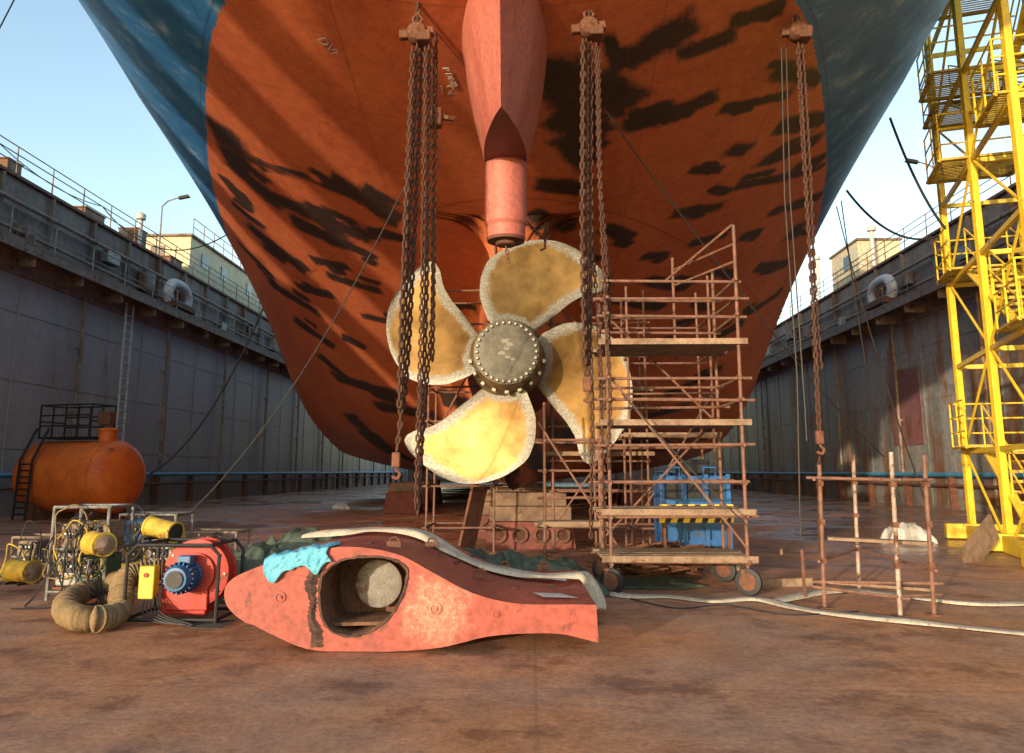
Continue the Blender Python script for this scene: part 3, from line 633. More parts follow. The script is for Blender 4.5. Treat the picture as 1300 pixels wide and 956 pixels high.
# ================================================================= scaffolds
def caster(root,p):
    c=MB().tube(p+V((0,0,.22)),p+V((0,0,.34)),.03,8); c.beam(p+V((-.05,0,.34)),p+V((-.05,0,.12)),.09,.02); c.beam(p+V((.05,0,.34)),p+V((.05,0,.12)),.09,.02); c=c.build('caster',m_rusty,root)
    MB().lathe([(.10,-.035),(.17,-.03),(.18,0),(.17,.03),(.10,.035)],p+V((0,0,.18)),(.55,.83,0),24).build('wheel',m_blk,c,True); MB().lathe([(.11,-.045),(.11,.045)],p+V((0,0,.18)),(.55,.83,0),16).build('wheel_rim',m_rusty,c,True)
def couplers(root,p,m=m_rusty): MB().box(p,(.065,.065,.06)).build('coupler',m,root)
def scaffold(label,xa,xb,Yf,Yb,tops,levels,decks,wheels=True,m=m_scaf,tr=.021):
    t=thing('scaffold_tower',label,'scaffold',((xa+xb)/2,(Yf+Yb)/2,0))
    P4=[(xa,Yf),(xb,Yf),(xb,Yb),(xa,Yb)]
    for (x,y),h in zip(P4,tops):
        MB().tube((x,y,.32 if wheels else 0),(x+random.uniform(-.03,.03),y,h),tr+.003,8).build('standard',m,t)
        if wheels: caster(t,V((x,y,0)))
        else: MB().box((x,y,.01),(.15,.15,.02)).build('base_plate',m_rusty,t)
        for z in levels:
            if z<h-.03: couplers(t,V((x,y,z)))
    for z in levels:
        for a,b in ((0,1),(1,2),(2,3),(3,0)):
            if z<=min(tops[a],tops[b])+.02:
                pa=P4[a];pb=P4[b]; dx=V((pb[0]-pa[0],pb[1]-pa[1],0)).normalized()*random.uniform(.06,.2)
                MB().tube(V((pa[0],pa[1],z+random.uniform(-.02,.02)))-dx,V((pb[0],pb[1],z+random.uniform(-.02,.02)))+dx,tr,8).build('ledger',m,t)
    for z,x1,x2 in decks:
        k=5; wd=(Yb-Yf)/k
        for i in range(k):
            MB().box(((x1+x2)/2+random.uniform(-.08,.08),Yf+wd*(i+.5),z+.045+random.uniform(0,.008)),(x2-x1+.2,wd*.9,.04),Matrix.Rotation(random.uniform(-.015,.015),3,'Z')).build('deck_plank',m_plank,t)
        MB().box(((x1+x2)/2,Yf-.05,z+.045),(x2-x1+.25,.03,.08)).build('toe_board',m_plank,t)
    return t,P4
xa=W(774,600,10.7).x; xb=W(944,600,10.7).x
t,P4=scaffold('rusty wheeled scaffold tower with plank decks right of the propeller',xa,xb,10.7,12.0,[4.3,5.0,4.7,4.2],[.42,1.0,1.45,1.95,2.55,2.85,3.7,3.95,4.2],[(.42,xa,xb),(1.02,xa,xb),(2.2,xa,xb),(3.3,xa,xb)])
MB().tube((xb,10.7,5.0),(xb-.75,12.0,4.5),.02,6).build('brace',m_scaf,t); MB().tube((xa,10.68,2.9),(xb,10.68,.6),.018,6).build('brace',m_scaf,t); MB().tube((xa,12.02,.6),(xb,12.02,2.4),.018,6).build('brace',m_scaf,t)
MB().tube((xb,12.02,2.3),(xa,12.02,4.1),.018,6).build('brace',m_scaf,t)
MB().tube((xb-.6,12.05,3.3),(xb-.6,12.05,4.9),.022,6).build('standard',m_scaf,t)
for z in (4.45,4.7): MB().tube((xb-.6,12.05,z),(xb,10.7,z+.02),.018,6).build('guard_rail',m_scaf,t)
xc=W(548,400,16.3).x; xd=W(700,400,16.3).x
t,_=scaffold('tall rusty tube scaffold standing behind the propeller blades',xc,xc+1.35,16.0,17.2,[5.6,6.5,6.4,5.5],[.5,1.3,1.9,2.6,3.3,3.9,4.6,5.3,6.0],[(1.9,xc,xc+1.35),(3.9,xc,xc+1.35)],False)
MB().tube((xc,15.97,2.0),(xc+1.35,15.97,4.6),.02,6).build('brace',m_scaf,t)
t,_=scaffold('rusty tube scaffold behind the lower right propeller blade',xd,xd+1.9,16.0,17.0,[5.6,5.3,5.0,5.4],[.5,1.2,1.8,2.5,3.2,3.9,4.6,5.1],[(1.9,xd,xd+1.9),(3.2,xd,xd+1.9)],False)
MB().tube((xd,15.97,.5),(xd+1.9,15.97,3.2),.02,6).build('brace',m_scaf,t); MB().tube((xd+1.9,15.97,3.2),(xd,15.97,5.1),.02,6).build('brace',m_scaf,t)
xe=W(690,400,13.4).x; xf=W(756,400,13.4).x
t,_=scaffold('low rusty scaffold frame beside the keel block left of the wheeled tower',xe,xf,13.2,14.0,[2.7,2.4,2.5,2.8],[.25,.7,1.15,1.6,2.1],[(.7,xe,xf)],False)
MB().tube((xe-.1,13.16,2.4),(xf+.4,13.16,.2),.02,6).build('brace',m_scaf,t)
xg=W(795,400,14.6).x
t,_=scaffold('rear rusty scaffold bay seen through the wheeled tower',xg,xg+1.5,14.4,15.4,[5.0,5.2,5.1,5.0],[.6,1.4,2.2,3.0,3.7,4.4],[(2.2,xg,xg+1.5)],False)
MB().tube((xg,14.37,.6),(xg+1.5,14.37,3.0),.02,6).build('brace',m_scaf,t)
pts=[(W(1047,772,9.75),W(1040,590,9.75),m_scaf),(W(1143,782,9.25),W(1131,574,9.25),m_scafw),(W(1186,780,9.35),W(1173,578,9.35),m_scaf),(W(1090,735,11.2),W(1083,578,11.2),m_scafw)]
t=thing('scaffold_trestle','low pale and rusty tube scaffold frame with a plank on the open floor at right','scaffold frame',(pts[1][0].x,pts[0][0].y,0))
for p,q,m in pts:
    p=V((p.x,p.y,0)); MB().tube(p,q,.025,8).build('standard',m,t); MB().box(p+V((0,0,.01)),(.14,.14,.02)).build('base_plate',m_rusty,t)
    for z in (.55,1.0,1.45): couplers(t,V((p.x+(q.x-p.x)*z/q.z,p.y,z)))
q4=[V((p.x,p.y,0)) for p,_,_ in pts]
for (i,j,z,zz) in ((0,1,.24,.2),(1,2,.22,.22),(0,3,.55,.55),(3,2,.55,.5),(0,3,1.5,1.5),(3,2,1.48,1.5),(1,2,1.5,1.5),(0,2,.3,.35),(0,1,1.52,1.5)):
    e=(q4[j]-q4[i]).normalized()*.12; MB().tube(q4[i]-e+V((0,0,z)),q4[j]+e+V((0,0,zz)),.019,8).build('ledger',m_scaf,t)
MB().beam(W(1050,683,9.9),W(1185,690,9.6),.22,.035).build('plank',m_plank,t); MB().beam(W(1050,738,9.8),W(1180,748,9.5),.18,.03).build('plank',m_plank,t)
# ================================================================= yellow stair tower
P0=V((8.6,13.4,0)); P1=V((9.5,16.4,0)); P2=V((10.4,19.4,0)); wv=V((3.0,-.9,0)).normalized()*2.3
t=thing('stair_tower','bright yellow steel stair tower with zigzag stairs at the right edge','stair tower',tuple(P1))
HT=13.2
for p in (P0,P1,P2):
    for q in (p,p+wv): MB().beam(q+up*.25,q+up*HT,.14,.14).build('post',m_yel,t,bevel=.01)
for q0,q1 in ((P0,P2),(P0+wv,P2+wv)): 
    e=(q1-q0).normalized()*.7; MB().beam(q0-e+up*.17,q1+e+up*.17,.34,.32).build('foot_beam',m_yel,t,bevel=.02)
for p in (P0,P1,P2): MB().beam(p-wv*.25+up*.2,p+wv*1.15+up*.2,.3,.34).build('foot_beam',m_yel,t,bevel=.02)
LH=2.05
lax=(P2-P0).normalized(); wn=wv.normalized(); LT=(P2-P0).length
for k in range(1,7):
    z=k*LH
    for q0,q1 in ((P0,P2),(P0+wv,P2+wv),(P0,P0+wv),(P1,P1+wv),(P2,P2+wv)): MB().beam(q0+up*z,q1+up*z,.08,.10).build('cross_beam',m_yel,t)
for k in range(0,6):
    z0=k*LH+.05; z1=z0+LH
    for q0,q1 in ((P0,P1),(P1,P2)):
        if (k+(q0==P1))%2: MB().tube(q0+up*z0,q1+up*z1,.03,6).build('brace',m_yel,t)
        else: MB().tube(q1+up*z0,q0+up*z1,.03,6).build('brace',m_yel,t)
    MB().tube(P0+up*z0,P0+wv+up*z1,.03,6).build('brace',m_yel,t)
    o_=wn*(.12 if k%2==0 else 1.25); fw=.85
    A=P0+lax*1.2+o_; B=P2-lax*1.4+o_
    if k%2: A,B=B,A
    a0=A+up*(z0+.02); b0=B+up*z1
    for s in (0,fw): MB().beam(a0+wn*s,b0+wn*s,.17,.04).build('stringer',m_yel,t)
    nst=10
    tr=MB()
    for i in range(nst):
        c=a0.lerp(b0,(i+.5)/nst)+wn*fw/2
        for d in (-.10,-.04,.02,.08): tr.beam(c+lax*d-wn*(fw/2),c+lax*d+wn*(fw/2),.018,.03)
        tr.beam(c-lax*.12-wn*(fw/2),c-lax*.12+wn*(fw/2),.02,.06)
    tr.build('stair_treads',m_yel2,t)
    for s in (0,fw):
        hr=MB()
        for h in (.55,1.0): hr.tube(a0+wn*s+up*h,b0+wn*s+up*h,.02,6)
        for i in range(5): c=a0.lerp(b0,i/4)+wn*s; hr.tube(c,c+up*1.0,.018,6)
        hr.build('handrail',m_yel,t)
    c=(P2 if k%2==0 else P0); sgn=(-1 if k%2==0 else 1)
    for c,sgn,wl_ in ((c,sgn,.25),(P1,1,.6) if k>=3 else (c,sgn,0)):
        if wl_==0: continue
        g=MB(); cw=c-wn*wl_; ew=c+wv if wl_<.5 else c+wn*1.1
        for i in range(15): cc=lax*sgn*(i*.1)+up*(z1+.07); g.beam(cw+cc,ew+cc,.018,.03)
        for q_ in (cw,ew): g.beam(q_+up*(z1+.04),q_+lax*sgn*1.45+up*(z1+.04),.10,.04)
        for f_ in (0,1.45): g.beam(cw+lax*sgn*f_+up*(z1+.04),ew+lax*sgn*f_+up*(z1+.04),.10,.04)
        g.build('landing',m_yel2,t)
        rl=MB()
        for h in (.4,.75,1.1): rl.tube(cw+up*(z1+h),cw+lax*sgn*1.5+up*(z1+h),.02,6); rl.tube(cw+up*(z1+h),ew+up*(z1+h),.02,6)
        for i in range(3): e=cw+lax*sgn*.72*i; rl.tube(e+up*z1,e+up*(z1+1.1),.02,6)
        rl.build('landing_rail',m_yel,t)
tag(MB().beam(W(1225,715,14.6),W(1262,668,15.2),.04,.5).build('loose_board',m_plank),'brown board leaning on the yellow tower base','board')
# ================================================================= orange tank
ty=26.5; tc=V((W(101,610,ty).x,ty,1.42)); ax=V((1,-.30,0)).normalized()
t=thing('storage_tank','large orange horizontal cylinder tank with top railing beside the left dock wall','tank',(tc.x,tc.y,0))
rt=1.18; prof=[(.02,-2.05),(.5,-2.0),(.85,-1.9),(1.08,-1.74),(rt,-1.5),(rt,1.5),(1.08,1.74),(.85,1.9),(.5,2.0),(.02,2.05)]
MB().lathe(prof,tc,ax,48).build('tank_shell',m_org,t,True)
for d in (-1.5,0,1.5): MB().lathe([(rt+.012,-.02),(rt+.012,.02)],tc+ax*d,ax,48).build('weld_band',m_org,t,True)
per=V((-ax.y,ax.x,0)); RZ=Matrix.Rotation(math.atan2(ax.y,ax.x),3,'Z')
for d in (-1.1,1.1): MB().box(tc+ax*d-up*.98,(.25,1.7,.9),RZ).build('saddle',m_rusty,t)
MB().box(tc+ax*-.3+up*(rt+.1),(2.2,1.1,.06),RZ).build('platform',m_blk,t)
rl=MB(); o0=tc-ax*.3
for i in range(5):
    for s in (-.5,.5): e=o0+ax*(-1.1+i*.55)+per*s+up*(rt+.1); rl.tube(e,e+up*1.1,.035,6)
for s in (-.5,.5):
    for h in (.4,.75,1.1): rl.tube(o0+ax*-1.1+per*s+up*(rt+.1+h),o0+ax*1.1+per*s+up*(rt+.1+h),.03,6)
for d in (-1.1,1.1):
    for h in (.55,1.1): rl.tube(o0+ax*d-per*.5+up*(rt+.1+h),o0+ax*d+per*.5+up*(rt+.1+h),.03,6)
rl.build('platform_railing',m_blk,t)
ld=MB()
lb=tc-ax*.95
for s in (-.26,.26): 
    ld.tube(lb+ax*s-per*1.35-up*1.38,lb+ax*s-per*1.28+up*.5,.045,6); ld.tube(lb+ax*s-per*1.28+up*.5,lb+ax*s-per*.75+up*(rt+.4),.045,6)
for i in range(9): 
    e=lb-per*1.32+up*(-1.2+i*.2); ld.tube(e-ax*.26,e+ax*.26,.03,6)
ld.build('ladder',m_blk,t)
MB().lathe([(.28,0),(.28,.35),(.34,.36),(.34,.42),(.1,.5)],tc+ax*1.05+up*rt*.97,(0,0,1),20).build('manhole',m_org,t,True)
MB().box(tc+ax*.95+up*(rt+.75),(.45,.4,.45)).build('pump_box',m_rusty,t,bevel=.04)
# ================================================================= rudder section
YF=7.35; YB=9.9
topp=[(285,748),(292,735),(310,724),(345,712),(390,702),(430,697),(470,699),(510,707),(550,726),(600,750),(650,764),(700,769),(757,771)]
botp=[(760,816),(720,806),(680,804),(620,808),(560,822),(490,831),(440,831),(390,824),(340,803),(305,783),(288,766)]
def toXZ(l): return [(W(x,y,YF).x,W(x,y,YF).z) for x,y in l]
T_=toXZ(topp); B_=toXZ(botp); outl=T_+B_; outl=[(x,max(z,.01)) for x,z in outl]
def crom(pts,n,sharp=()):
    o=[]; N_=len(pts)
    for i in range(N_):
        p0,p1,p2,p3=pts[i-1],pts[i],pts[(i+1)%N_],pts[(i+2)%N_]
        for k in range(n):
            tt=k/n; q=p1.lerp(p2,tt) if i in sharp else .5*((2*p1)+(p2-p0)*tt+(2*p0-5*p1+4*p2-p3)*tt*tt+(3*p1-p0-3*p2+p3)*tt**3); o.append((q.x,q.z))
    return o
outr=[(x,max(z,.01)) for x,z in crom([V((x,0,z)) for x,z in outl],4,(11,12,13))]
hole_px=[(406,750),(411,728),(432,712),(465,706),(500,711),(516,722),(515,742),(506,765),(490,788),(464,804),(436,807),(415,795),(407,775)]
hole=crom([V((x,0,z)) for x,z in toXZ(hole_px)],4)
rh=random.Random(3); hole=[(x+rh.uniform(-.004,.004),z+rh.uniform(-.004,.004)) for x,z in hole]
rloc=V(((T_[0][0]+T_[-1][0])/2,(YF+YB)/2,0))
pc_=W(552,775,YF)-rloc; add_bare(m_rud,(pc_.x,YF-rloc.y,pc_.z),.40,.38)
rud=thing('rudder_section','cut off red rudder section lying on the floor, open end facing the camera','rudder',tuple(rloc))
mb=MB(); n=len(outr); NL=8
for k in range(NL+1):
    y=YF+(YB-YF)*k/NL
    for x,z in outr: mb.v.append(V((x*(1+.02*k/NL)-.03*k/NL,y,z+.02*math.sin(x*3+k*.7)*(z>.25))))
for k in range(NL):
    for i in range(n): j=(i+1)%n; mb.f.append([k*n+i,k*n+j,(k+1)*n+j,(k+1)*n+i])
mb.f.append([NL*n+i for i in range(n)])
loopo=[mb.v[i].copy() for i in range(n)]
looph=[V((x,YF,z)) for x,z in hole]
tri=tessellate_polygon([[V((p.x,p.z,0)) for p in loopo],[V((p.x,p.z,0)) for p in looph]])
b=len(mb.v); mb.v+=loopo+looph
for tr_ in tri: mb.f.append([b+i for i in tr_])
mb.build('skin',m_rud,rud,True,35)
mb=MB(); m_=len(hole)
cx=sum(x for x,z in hole)/m_; cz=sum(z for x,z in hole)/m_
for dy,k in ((0.002,1.0),(.05,.97),(.75,.99)):
    for x,z in hole: mb.v.append(V((cx+(x-cx)*k,YF+dy,cz+(z-cz)*k)))
for q in (0,1):
    for i in range(m_): j=(i+1)%m_; mb.f.append([q*m_+i,(q+1)*m_+i,(q+1)*m_+j,q*m_+j])
mb.f.append([2*m_+i for i in range(m_)])
mb.build('open_cavity',m_rudin,rud)
p=W(482,740,YF+.6); MB().lathe([(.225,0),(.225,.05),(.20,.06)],p,(0,-1,0),36).build('round_blanking_plate',m_gplate,rud,True)
MB().beam((cx-.30,YF+.4,W(450,797,YF).z),(cx+.22,YF+.4,W(450,795,YF).z),.5,.03).build('inner_rib',m_rudin,rud)
rs2=random.Random(5); L1=[];L2=[];L3=[]
for i in range(60):
    tt=i/59; px=399-6*math.sin(tt*3.1)+5*tt+2.0*math.sin(tt*17); py=714+108*tt; w1=6+rs2.uniform(-1.5,1.5)+2*math.sin(tt*9)
    L1.append(W(px-w1,py,YF-.004)); L2.append(W(px+rs2.uniform(-1,1),py,YF-.02-rs2.random()*.015)); L3.append(W(px+w1+rs2.uniform(-1,2),py,YF-.004))
MB().grid([L1,L2,L3]).build('cut_edge',m_burn,rud)
mb=MB()
for i in range(len(hole)):
    x,z=hole[i]; x2,z2=hole[(i+1)%len(hole)]; k_=.014+.014*rs2.random(); mb.beam((x,YF-.004,z),(x2,YF-.004,z2),k_,k_)
mb.build('cavity_rim',m_burn,rud)
for px,py,r_ in ((356,758,.05),(553,773,.055),(630,779,.035)):
    c=W(px,py,YF); MB().lathe([(r_,0),(r_,.012),(r_*.75,.014),(r_*.72,.004),(r_*.35,.004),(r_*.35,.02)],c,(0,-1,0),24).build('drain_plug',m_rud,rud,True,25)
def ztop(x):
    xs=[q[0] for q in T_]; zs=[q[1] for q in T_]; return float(np.interp(x,xs,zs))
def onTop(px,py):
    best=None
    for k in range(300):
        Y=YF+.02+k*(YB-YF)/300; q=W(px,py,Y); dd=abs(q.z-ztop(q.x))
        if best is None or dd<best[0]: best=(dd,q)
    q=best[1]; return V((q.x,q.y,ztop(q.x)))
for px,py in ((500,695),(548,695),(610,735),(640,724),(690,722)):
    q=onTop(px,py); e=MB().box(q+up*.03,(.14,.03,.06)); e.path([q+V((-.04,0,.05)),q+V((-.03,0,.09)),q+V((.02,0,.10)),q+V((.05,0,.07)),q+V((.05,0,.04))],.012,6); e.build('lifting_eye',m_rusty,rud)
for px,py in ((470,692),(580,716),(600,708),(700,745),(560,705),(655,748)):
    q=onTop(px,py); MB().lathe([(.035,0),(.035,.015),(.02,.016)],q+up*.01,(0,0,1),12).build('bolt_boss',m_burn,rud)
for quad,nm in ((((676,731),(716,736),(720,742),(680,737)),0),(((676,757),(712,758),(735,764),(690,763)),1)):
    q=[onTop(*k)+up*.035 for k in quad]; tag(MB().poly(q).build('paper_sheet',m_white),['upper white sheet lying on the red rudder section','lower white sheet lying near the edge of the red rudder section'][nm],'sheet')
mb=MB(); rows_=[]
for i in range(31):
    row=[]
    for j in range(47):
        u=i/30; v=j/46; px=340+80*v+4*math.sin(u*7)+3*noise.noise(V((u*5,v*5,9))); x=W(px,712,YF).x; fo=.018*noise.noise(V((x*22+u*3,u*5,0)))+.012*noise.noise(V((x*45,u*16,2)))
        if u<.55: y=YF+.36*(1-u/.55)-.02; z=ztop(x)+.035+fo*1.5
        else: y=YF-.03-abs(fo)*2; z=ztop(x)+.02-(u-.55)/.45*(.09+.10*abs(math.sin(v*5+1))+.03*math.sin(v*19))
        row.append(V((x,y+fo,z)))
    rows_.append(row)
o=mb.grid(rows_).build('blue_cloth',m_bluecl,smooth=True,ang=180); tag(o,'bright blue cloth draped over the nose of the red rudder section','cloth')
so_=o.modifiers.new('s','SOLIDIFY'); so_.thickness=.006
# ================================================================= hoses on the floor
def flathose(label,pts,wd=.07,m=m_hose,hh=1.0,ns=10):
    mb=MB(); ps=smooth_path(pts,ns); L1=[]
    for i,p in enumerate(ps):
        d=(ps[min(i+1,len(ps)-1)]-ps[max(i-1,0)]); d.z=0; d.normalize(); s=V((-d.y,d.x,0)); k=wd*(1+.18*math.sin(i*.13)+.10*math.sin(i*.31)); h=hh*(.018+.006*math.sin(i*.21))
        c_=.35*math.sin(i*.17)
        L1.append([p-s*k,p-s*k*.85+up*h,p-s*k*(.3+c_*.3)+up*h*(1.4+.4*math.sin(i*.23)),p+s*k*c_*.4+up*h*(1.1+.3*math.sin(i*.29)),p+s*k*(.45+c_*.3)+up*h*1.6,p+s*k*.85+up*h,p+s*k])
    o=mb.grid(L1).build('canvas_hose',m,smooth=True,ang=180); tag(o,label,'hose',group='cream canvas hoses'); return o
e=.012
flathose('long cream canvas hose snaking across the floor from the rudder section to the right',[G(742,742,e),G(790,757,e),G(850,758,e),G(905,764,e),G(960,762,e),G(1010,772,e),G(1060,780,e),G(1150,790,e),G(1230,798,e),G(1330,808,e)],.09)
flathose('second cream canvas hose running off under the low trestle to the right',[G(985,764,e),G(1050,752,e),G(1110,752,e),G(1180,762,e),G(1240,768,e),G(1340,766,e)],.09)
hp=[]
for x_ in np.linspace(W(440,690,9.3).x,T_[-1][0]-.12,9):
    hp.append(V((x_,9.0+.18*math.sin(x_*2.2)-.08*x_,ztop(x_)+.03)))
hp=[hp[0]+V((-.5,.15,-.04))]+hp+[hp[-1]+V((.17,-.05,-.04)),hp[-1]+V((.24,-.1,-.36))]
flathose('cream canvas hose lying along the top of the red rudder section',hp,.16,hh=1.7)
for lab,l in (('thin cable lying on the floor under the scaffold wheels',[(800,760),(860,772),(920,768),(1000,780),(1090,776)]),):
    tag(MB().path(smooth_path([G(x,y,.01) for x,y in l]),.009,5).build('floor_cable',m_cable),lab,'cable')
# ================================================================= tarps
def tarp(label,c,rx,ry,h,seed,m=m_tarp,name='tarpaulin',cat='tarpaulin'):
    rows_=[]; N1,N2=110,70
    for i in range(N2+1):
        row=[]
        for j in range(N1+1):
            u=j/N1*2-1; v=i/N2*2-1; wob=1+.22*noise.noise(V((u*2.5,v*2.5,seed)))
            x=c.x+u*rx*wob; y=c.y+v*ry*wob; e_=max(0,1-max(abs(u),abs(v))**3)**.7
            wx=x+.15*noise.noise(V((x*3,y*3,seed))); wy=y+.15*noise.noise(V((y*3,x*3,seed)))
            f1=noise.noise(V((wx*2.5,wy*2.5,seed))); f2=noise.noise(V((wx*7,wy*7,seed+3))); f3=noise.noise(V((wx*16,wy*16,seed+8)))
            z=.012+e_*h*(.55+.30*noise.noise(V((x*1.1,y*1.1,seed+5)))+.28*(.3-abs(f1))+.14*(.3-abs(f2))+.05*f3)
            row.append(V((x,y,max(z,.008))))
        rows_.append(row)
    return tag(MB().grid(rows_).build(name,m,smooth=True,ang=180),label,cat)
tarp('crumpled dark green tarpaulin heaped left of the red rudder section',V((W(385,700,10.6).x,10.6,0)),1.2,.7,1.15,1.3)
tarp('dark green tarpaulin bunched on the floor behind the red rudder section',V((W(650,700,10.9).x,10.9,0)),1.2,.6,.85,4.2)
tarp('flat muddy green tarpaulin spread between rudder section and scaffold wheels',G(800,742),1.0,.5,.12,9.1)
# ================================================================= left equipment
m_tube=m_gal
c=G(222,792); bx,by=c.x,c.y+.2
t=thing('red_blower','red portable blower with blue motor in a tubular frame on the floor at left','blower',(bx,by,0))
hs=MB().lathe([(.30,-.14),(.36,-.13),(.36,-.11),(.34,-.10),(.34,.10),(.36,.11),(.36,.13),(.30,.14)],(bx+.12,by+.1,.50),(0,1,0),40).build('fan_housing',m_red,t,True,30)
MB().box((bx+.0,by+.1,.23),(.5,.26,.34)).build('housing_outlet',m_red,t,bevel=.02)
MB().box((bx+.05,by-.02,.30),(.46,.10,.38)).build('motor_plate',m_red,t,bevel=.015)
MB().lathe([(.17,0),(.20,-.01),(.22,0),(.22,.03)],(bx+.12,by-.05,.50),(0,-1,0),32).build('inlet_ring',m_red,hs,True,30)
for k in range(10): a=2*PI*k/10; MB().lathe([(.014,0),(.014,.015)],(bx+.12+.32*math.cos(a),by-.035,.5+.32*math.sin(a)),(0,-1,0),6).build('rim_bolt',m_bolt,hs)
mo=MB().lathe([(.05,-.36),(.12,-.35),(.14,-.30),(.14,-.05),(.16,-.04),(.16,0)],(bx+.06,by-.06,.48),(0,1,0),28).build('motor',m_blue,t,True)
fn=MB()
for k in range(20): a=2*PI*k/20; fn.box((bx+.06+math.cos(a)*.15,by-.23,.48+math.sin(a)*.15),(.035,.22,.008),Matrix.Rotation(-a,3,'Y'))
fn.build('cooling_fins',m_blue,mo); MB().box((bx+.08,by-.2,.66),(.14,.14,.09)).build('terminal_box',m_blue,mo,bevel=.01)
MB().lathe([(.03,0),(.09,.002),(.09,.01)],(bx+.06,by-.425,.48),(0,-1,0),20).build('fan_cowl',m_blk,mo,True)
MB().box((bx-.34,by-.14,.42),(.17,.14,.34)).build('control_box',m_yel,t,bevel=.015)
MB().lathe([(.025,0),(.025,.02)],(bx-.34,by-.21,.5),(0,-1,0),12).build('red_button',m_red,t)
fr=MB()
for x in (-.50,.48):
    for y in (-.32,.38): fr.path([(bx+x,by+y,.03),(bx+x,by+y,.72),(bx+x*.8,by+y,.82)],.02,8)
    fr.tube((bx+x,by-.32,.06),(bx+x,by+.38,.06),.02,8); fr.tube((bx+x*.8,by-.32,.82),(bx+x*.8,by+.38,.82),.02,8)
for y in (-.32,.38): fr.tube((bx-.5,by+y,.06),(bx+.48,by+y,.06),.02,8)
for y in (-.32,.38): fr.tube((bx-.4,by+y,.82),(bx+.38,by+y,.82),.02,8)
fr.build('tubular_frame',m_blk,t,True)
for k in range(5):
    MB().path(smooth_path([V((bx-.36+.03*k,by-.15,.3)),V((bx-.3+.05*k,by-.3,.12)),V((bx-.1+.1*k,by-.35-.03*k,.04)),V((bx+.3,by-.3-.06*k,.03)),V((bx+.6,by-.1-.1*k,.02))],6),.009,5).build('power_lead',m_cable,t,True)
ps=smooth_path([V((bx-.15,by+.35,.5)),V((bx-.45,by+.25,.5)),V((bx-.7,by+.05,.42)),G(150,776,.15),G(118,786,.15),G(88,780,.15),G(84,766,.15),G(104,752,.15),G(135,742,.2),G(165,735,.3)],26)
t=thing('flexible_duct','coiled tan ribbed flexible air duct lying left of the red blower','air duct',tuple(G(110,780)))
MB().path(ps,.13,14,rf=lambda k:.112+.022*math.sin(k*1.9)).build('ribbed_tube',m_duct,t,True,80)
def cage(loc,w_,d_,h_,label,m,seed=1,nc=7,boxes=()):
    t=thing('hose_rack',label,'equipment rack',loc); x,y,z=loc
    for a_ in (-w_/2,w_/2):
        for b_ in (-d_/2,d_/2): MB().tube((x+a_,y+b_,0.02),(x+a_,y+b_,h_),.022,8).build('leg',m,t)
    for zz in (.12,h_*.55,h_):
        q=MB()
        for b_ in (-d_/2,d_/2): q.tube((x-w_/2,y+b_,zz),(x+w_/2,y+b_,zz),.02,8)
        for a_ in (-w_/2,w_/2): q.tube((x+a_,y-d_/2,zz),(x+a_,y+d_/2,zz),.02,8)
        q.build('frame_rail',m,t)
    MB().box((x,y,.16),(w_-.05,d_-.05,.03)).build('shelf',m_rusty,t); MB().box((x,y,h_*.55),(w_-.05,d_-.05,.02)).build('shelf',m_rusty,t)
    rg=random.Random(seed)
    for i,mm in enumerate(boxes):
        lv_=.18 if i%2==0 else h_*.56; bw=w_*rg.uniform(.35,.5); bh=h_*rg.uniform(.25,.36); cx_=x+(-.22 if (i//2)%2==0 else .22)*w_
        bo=MB().box((cx_,y-d_*.05,lv_+bh/2),(bw,d_*.7,bh)).build('equipment_box',mm,t,bevel=.02)
        MB().box((cx_,y-d_*.41,lv_+bh*.6),(bw*.6,.02,bh*.4)).build('front_panel',m_blk,bo,bevel=.004)
        for q in (-1,0,1): MB().lathe([(.018,0),(.022,.015),(.014,.03)],(cx_+q*bw*.18,y-d_*.42,lv_+bh*.6),(0,-1,0),10).build('gauge',m_bolt,bo)
    for i in range(nc):
        r0=.09+rg.random()*.13; cc=V((x+rg.uniform(-.4,.4)*w_,y-d_/2-.03-.015*i,h_*.6+rg.uniform(-.25,.15))); st_=rg.uniform(1.2,2.1); ph=rg.random()*6
        MB().path([cc+V((math.cos(a)*r0*(1+.25*math.sin(3*a+ph)),.02*math.sin(a*3),math.sin(a)*r0*st_*(1+.2*math.sin(2*a+ph)))) for a in np.linspace(0,2*PI,26)[:-1]],.010,6,closed=True).build('hose_coil',rg.choice([m_cable,m_cable,m_cable,m_duct,m_yel2]),t,True)
    for i in range(7):
        p0_=V((x+rg.uniform(-.5,.5)*w_,y-d_/2-.05,h_*rg.uniform(.5,1))); p1_=V((x+rg.uniform(-.8,.8)*w_,y-d_/2-.2-rg.random()*.3,.02))
        MB().path(smooth_path([p0_,p0_.lerp(p1_,.4)+V((rg.uniform(-.15,.15),0,-.2)),V((p1_.x,p1_.y+.15,.1)),p1_,p1_+V((rg.uniform(-.5,.5),-.1,0))],6),.011,5).build('trailing_hose',rg.choice([m_cable,m_cable,m_cable,m_gal]),t,True)
    return t
c=G(82,768); cage((c.x,c.y+.5,0),.7,.6,1.15,'grey tubular rack hung with coiled hoses at far left foreground',m_tube,2,9,(m_gal,m_rail,m_grn,m_rail))
c=G(165,740); cage((c.x+.05,c.y+.6,0),.85,.6,.95,'grey tubular rack behind the red blower with cable coils',m_tube,5,6,(m_rail,m_blue,m_gal,m_rail))
c=G(262,742); cage((c.x,c.y+.3,0),.75,.5,.72,'dark low rack right behind the red blower',m_rail,9,4,(m_gal,m_rail))
c=G(8,745); cage((c.x-.05,c.y+.9,0),.7,.5,.62,'low rusty rack cluttered with hoses at the extreme left edge',m_rail,14,5,(m_yel2,m_rail,m_gal))
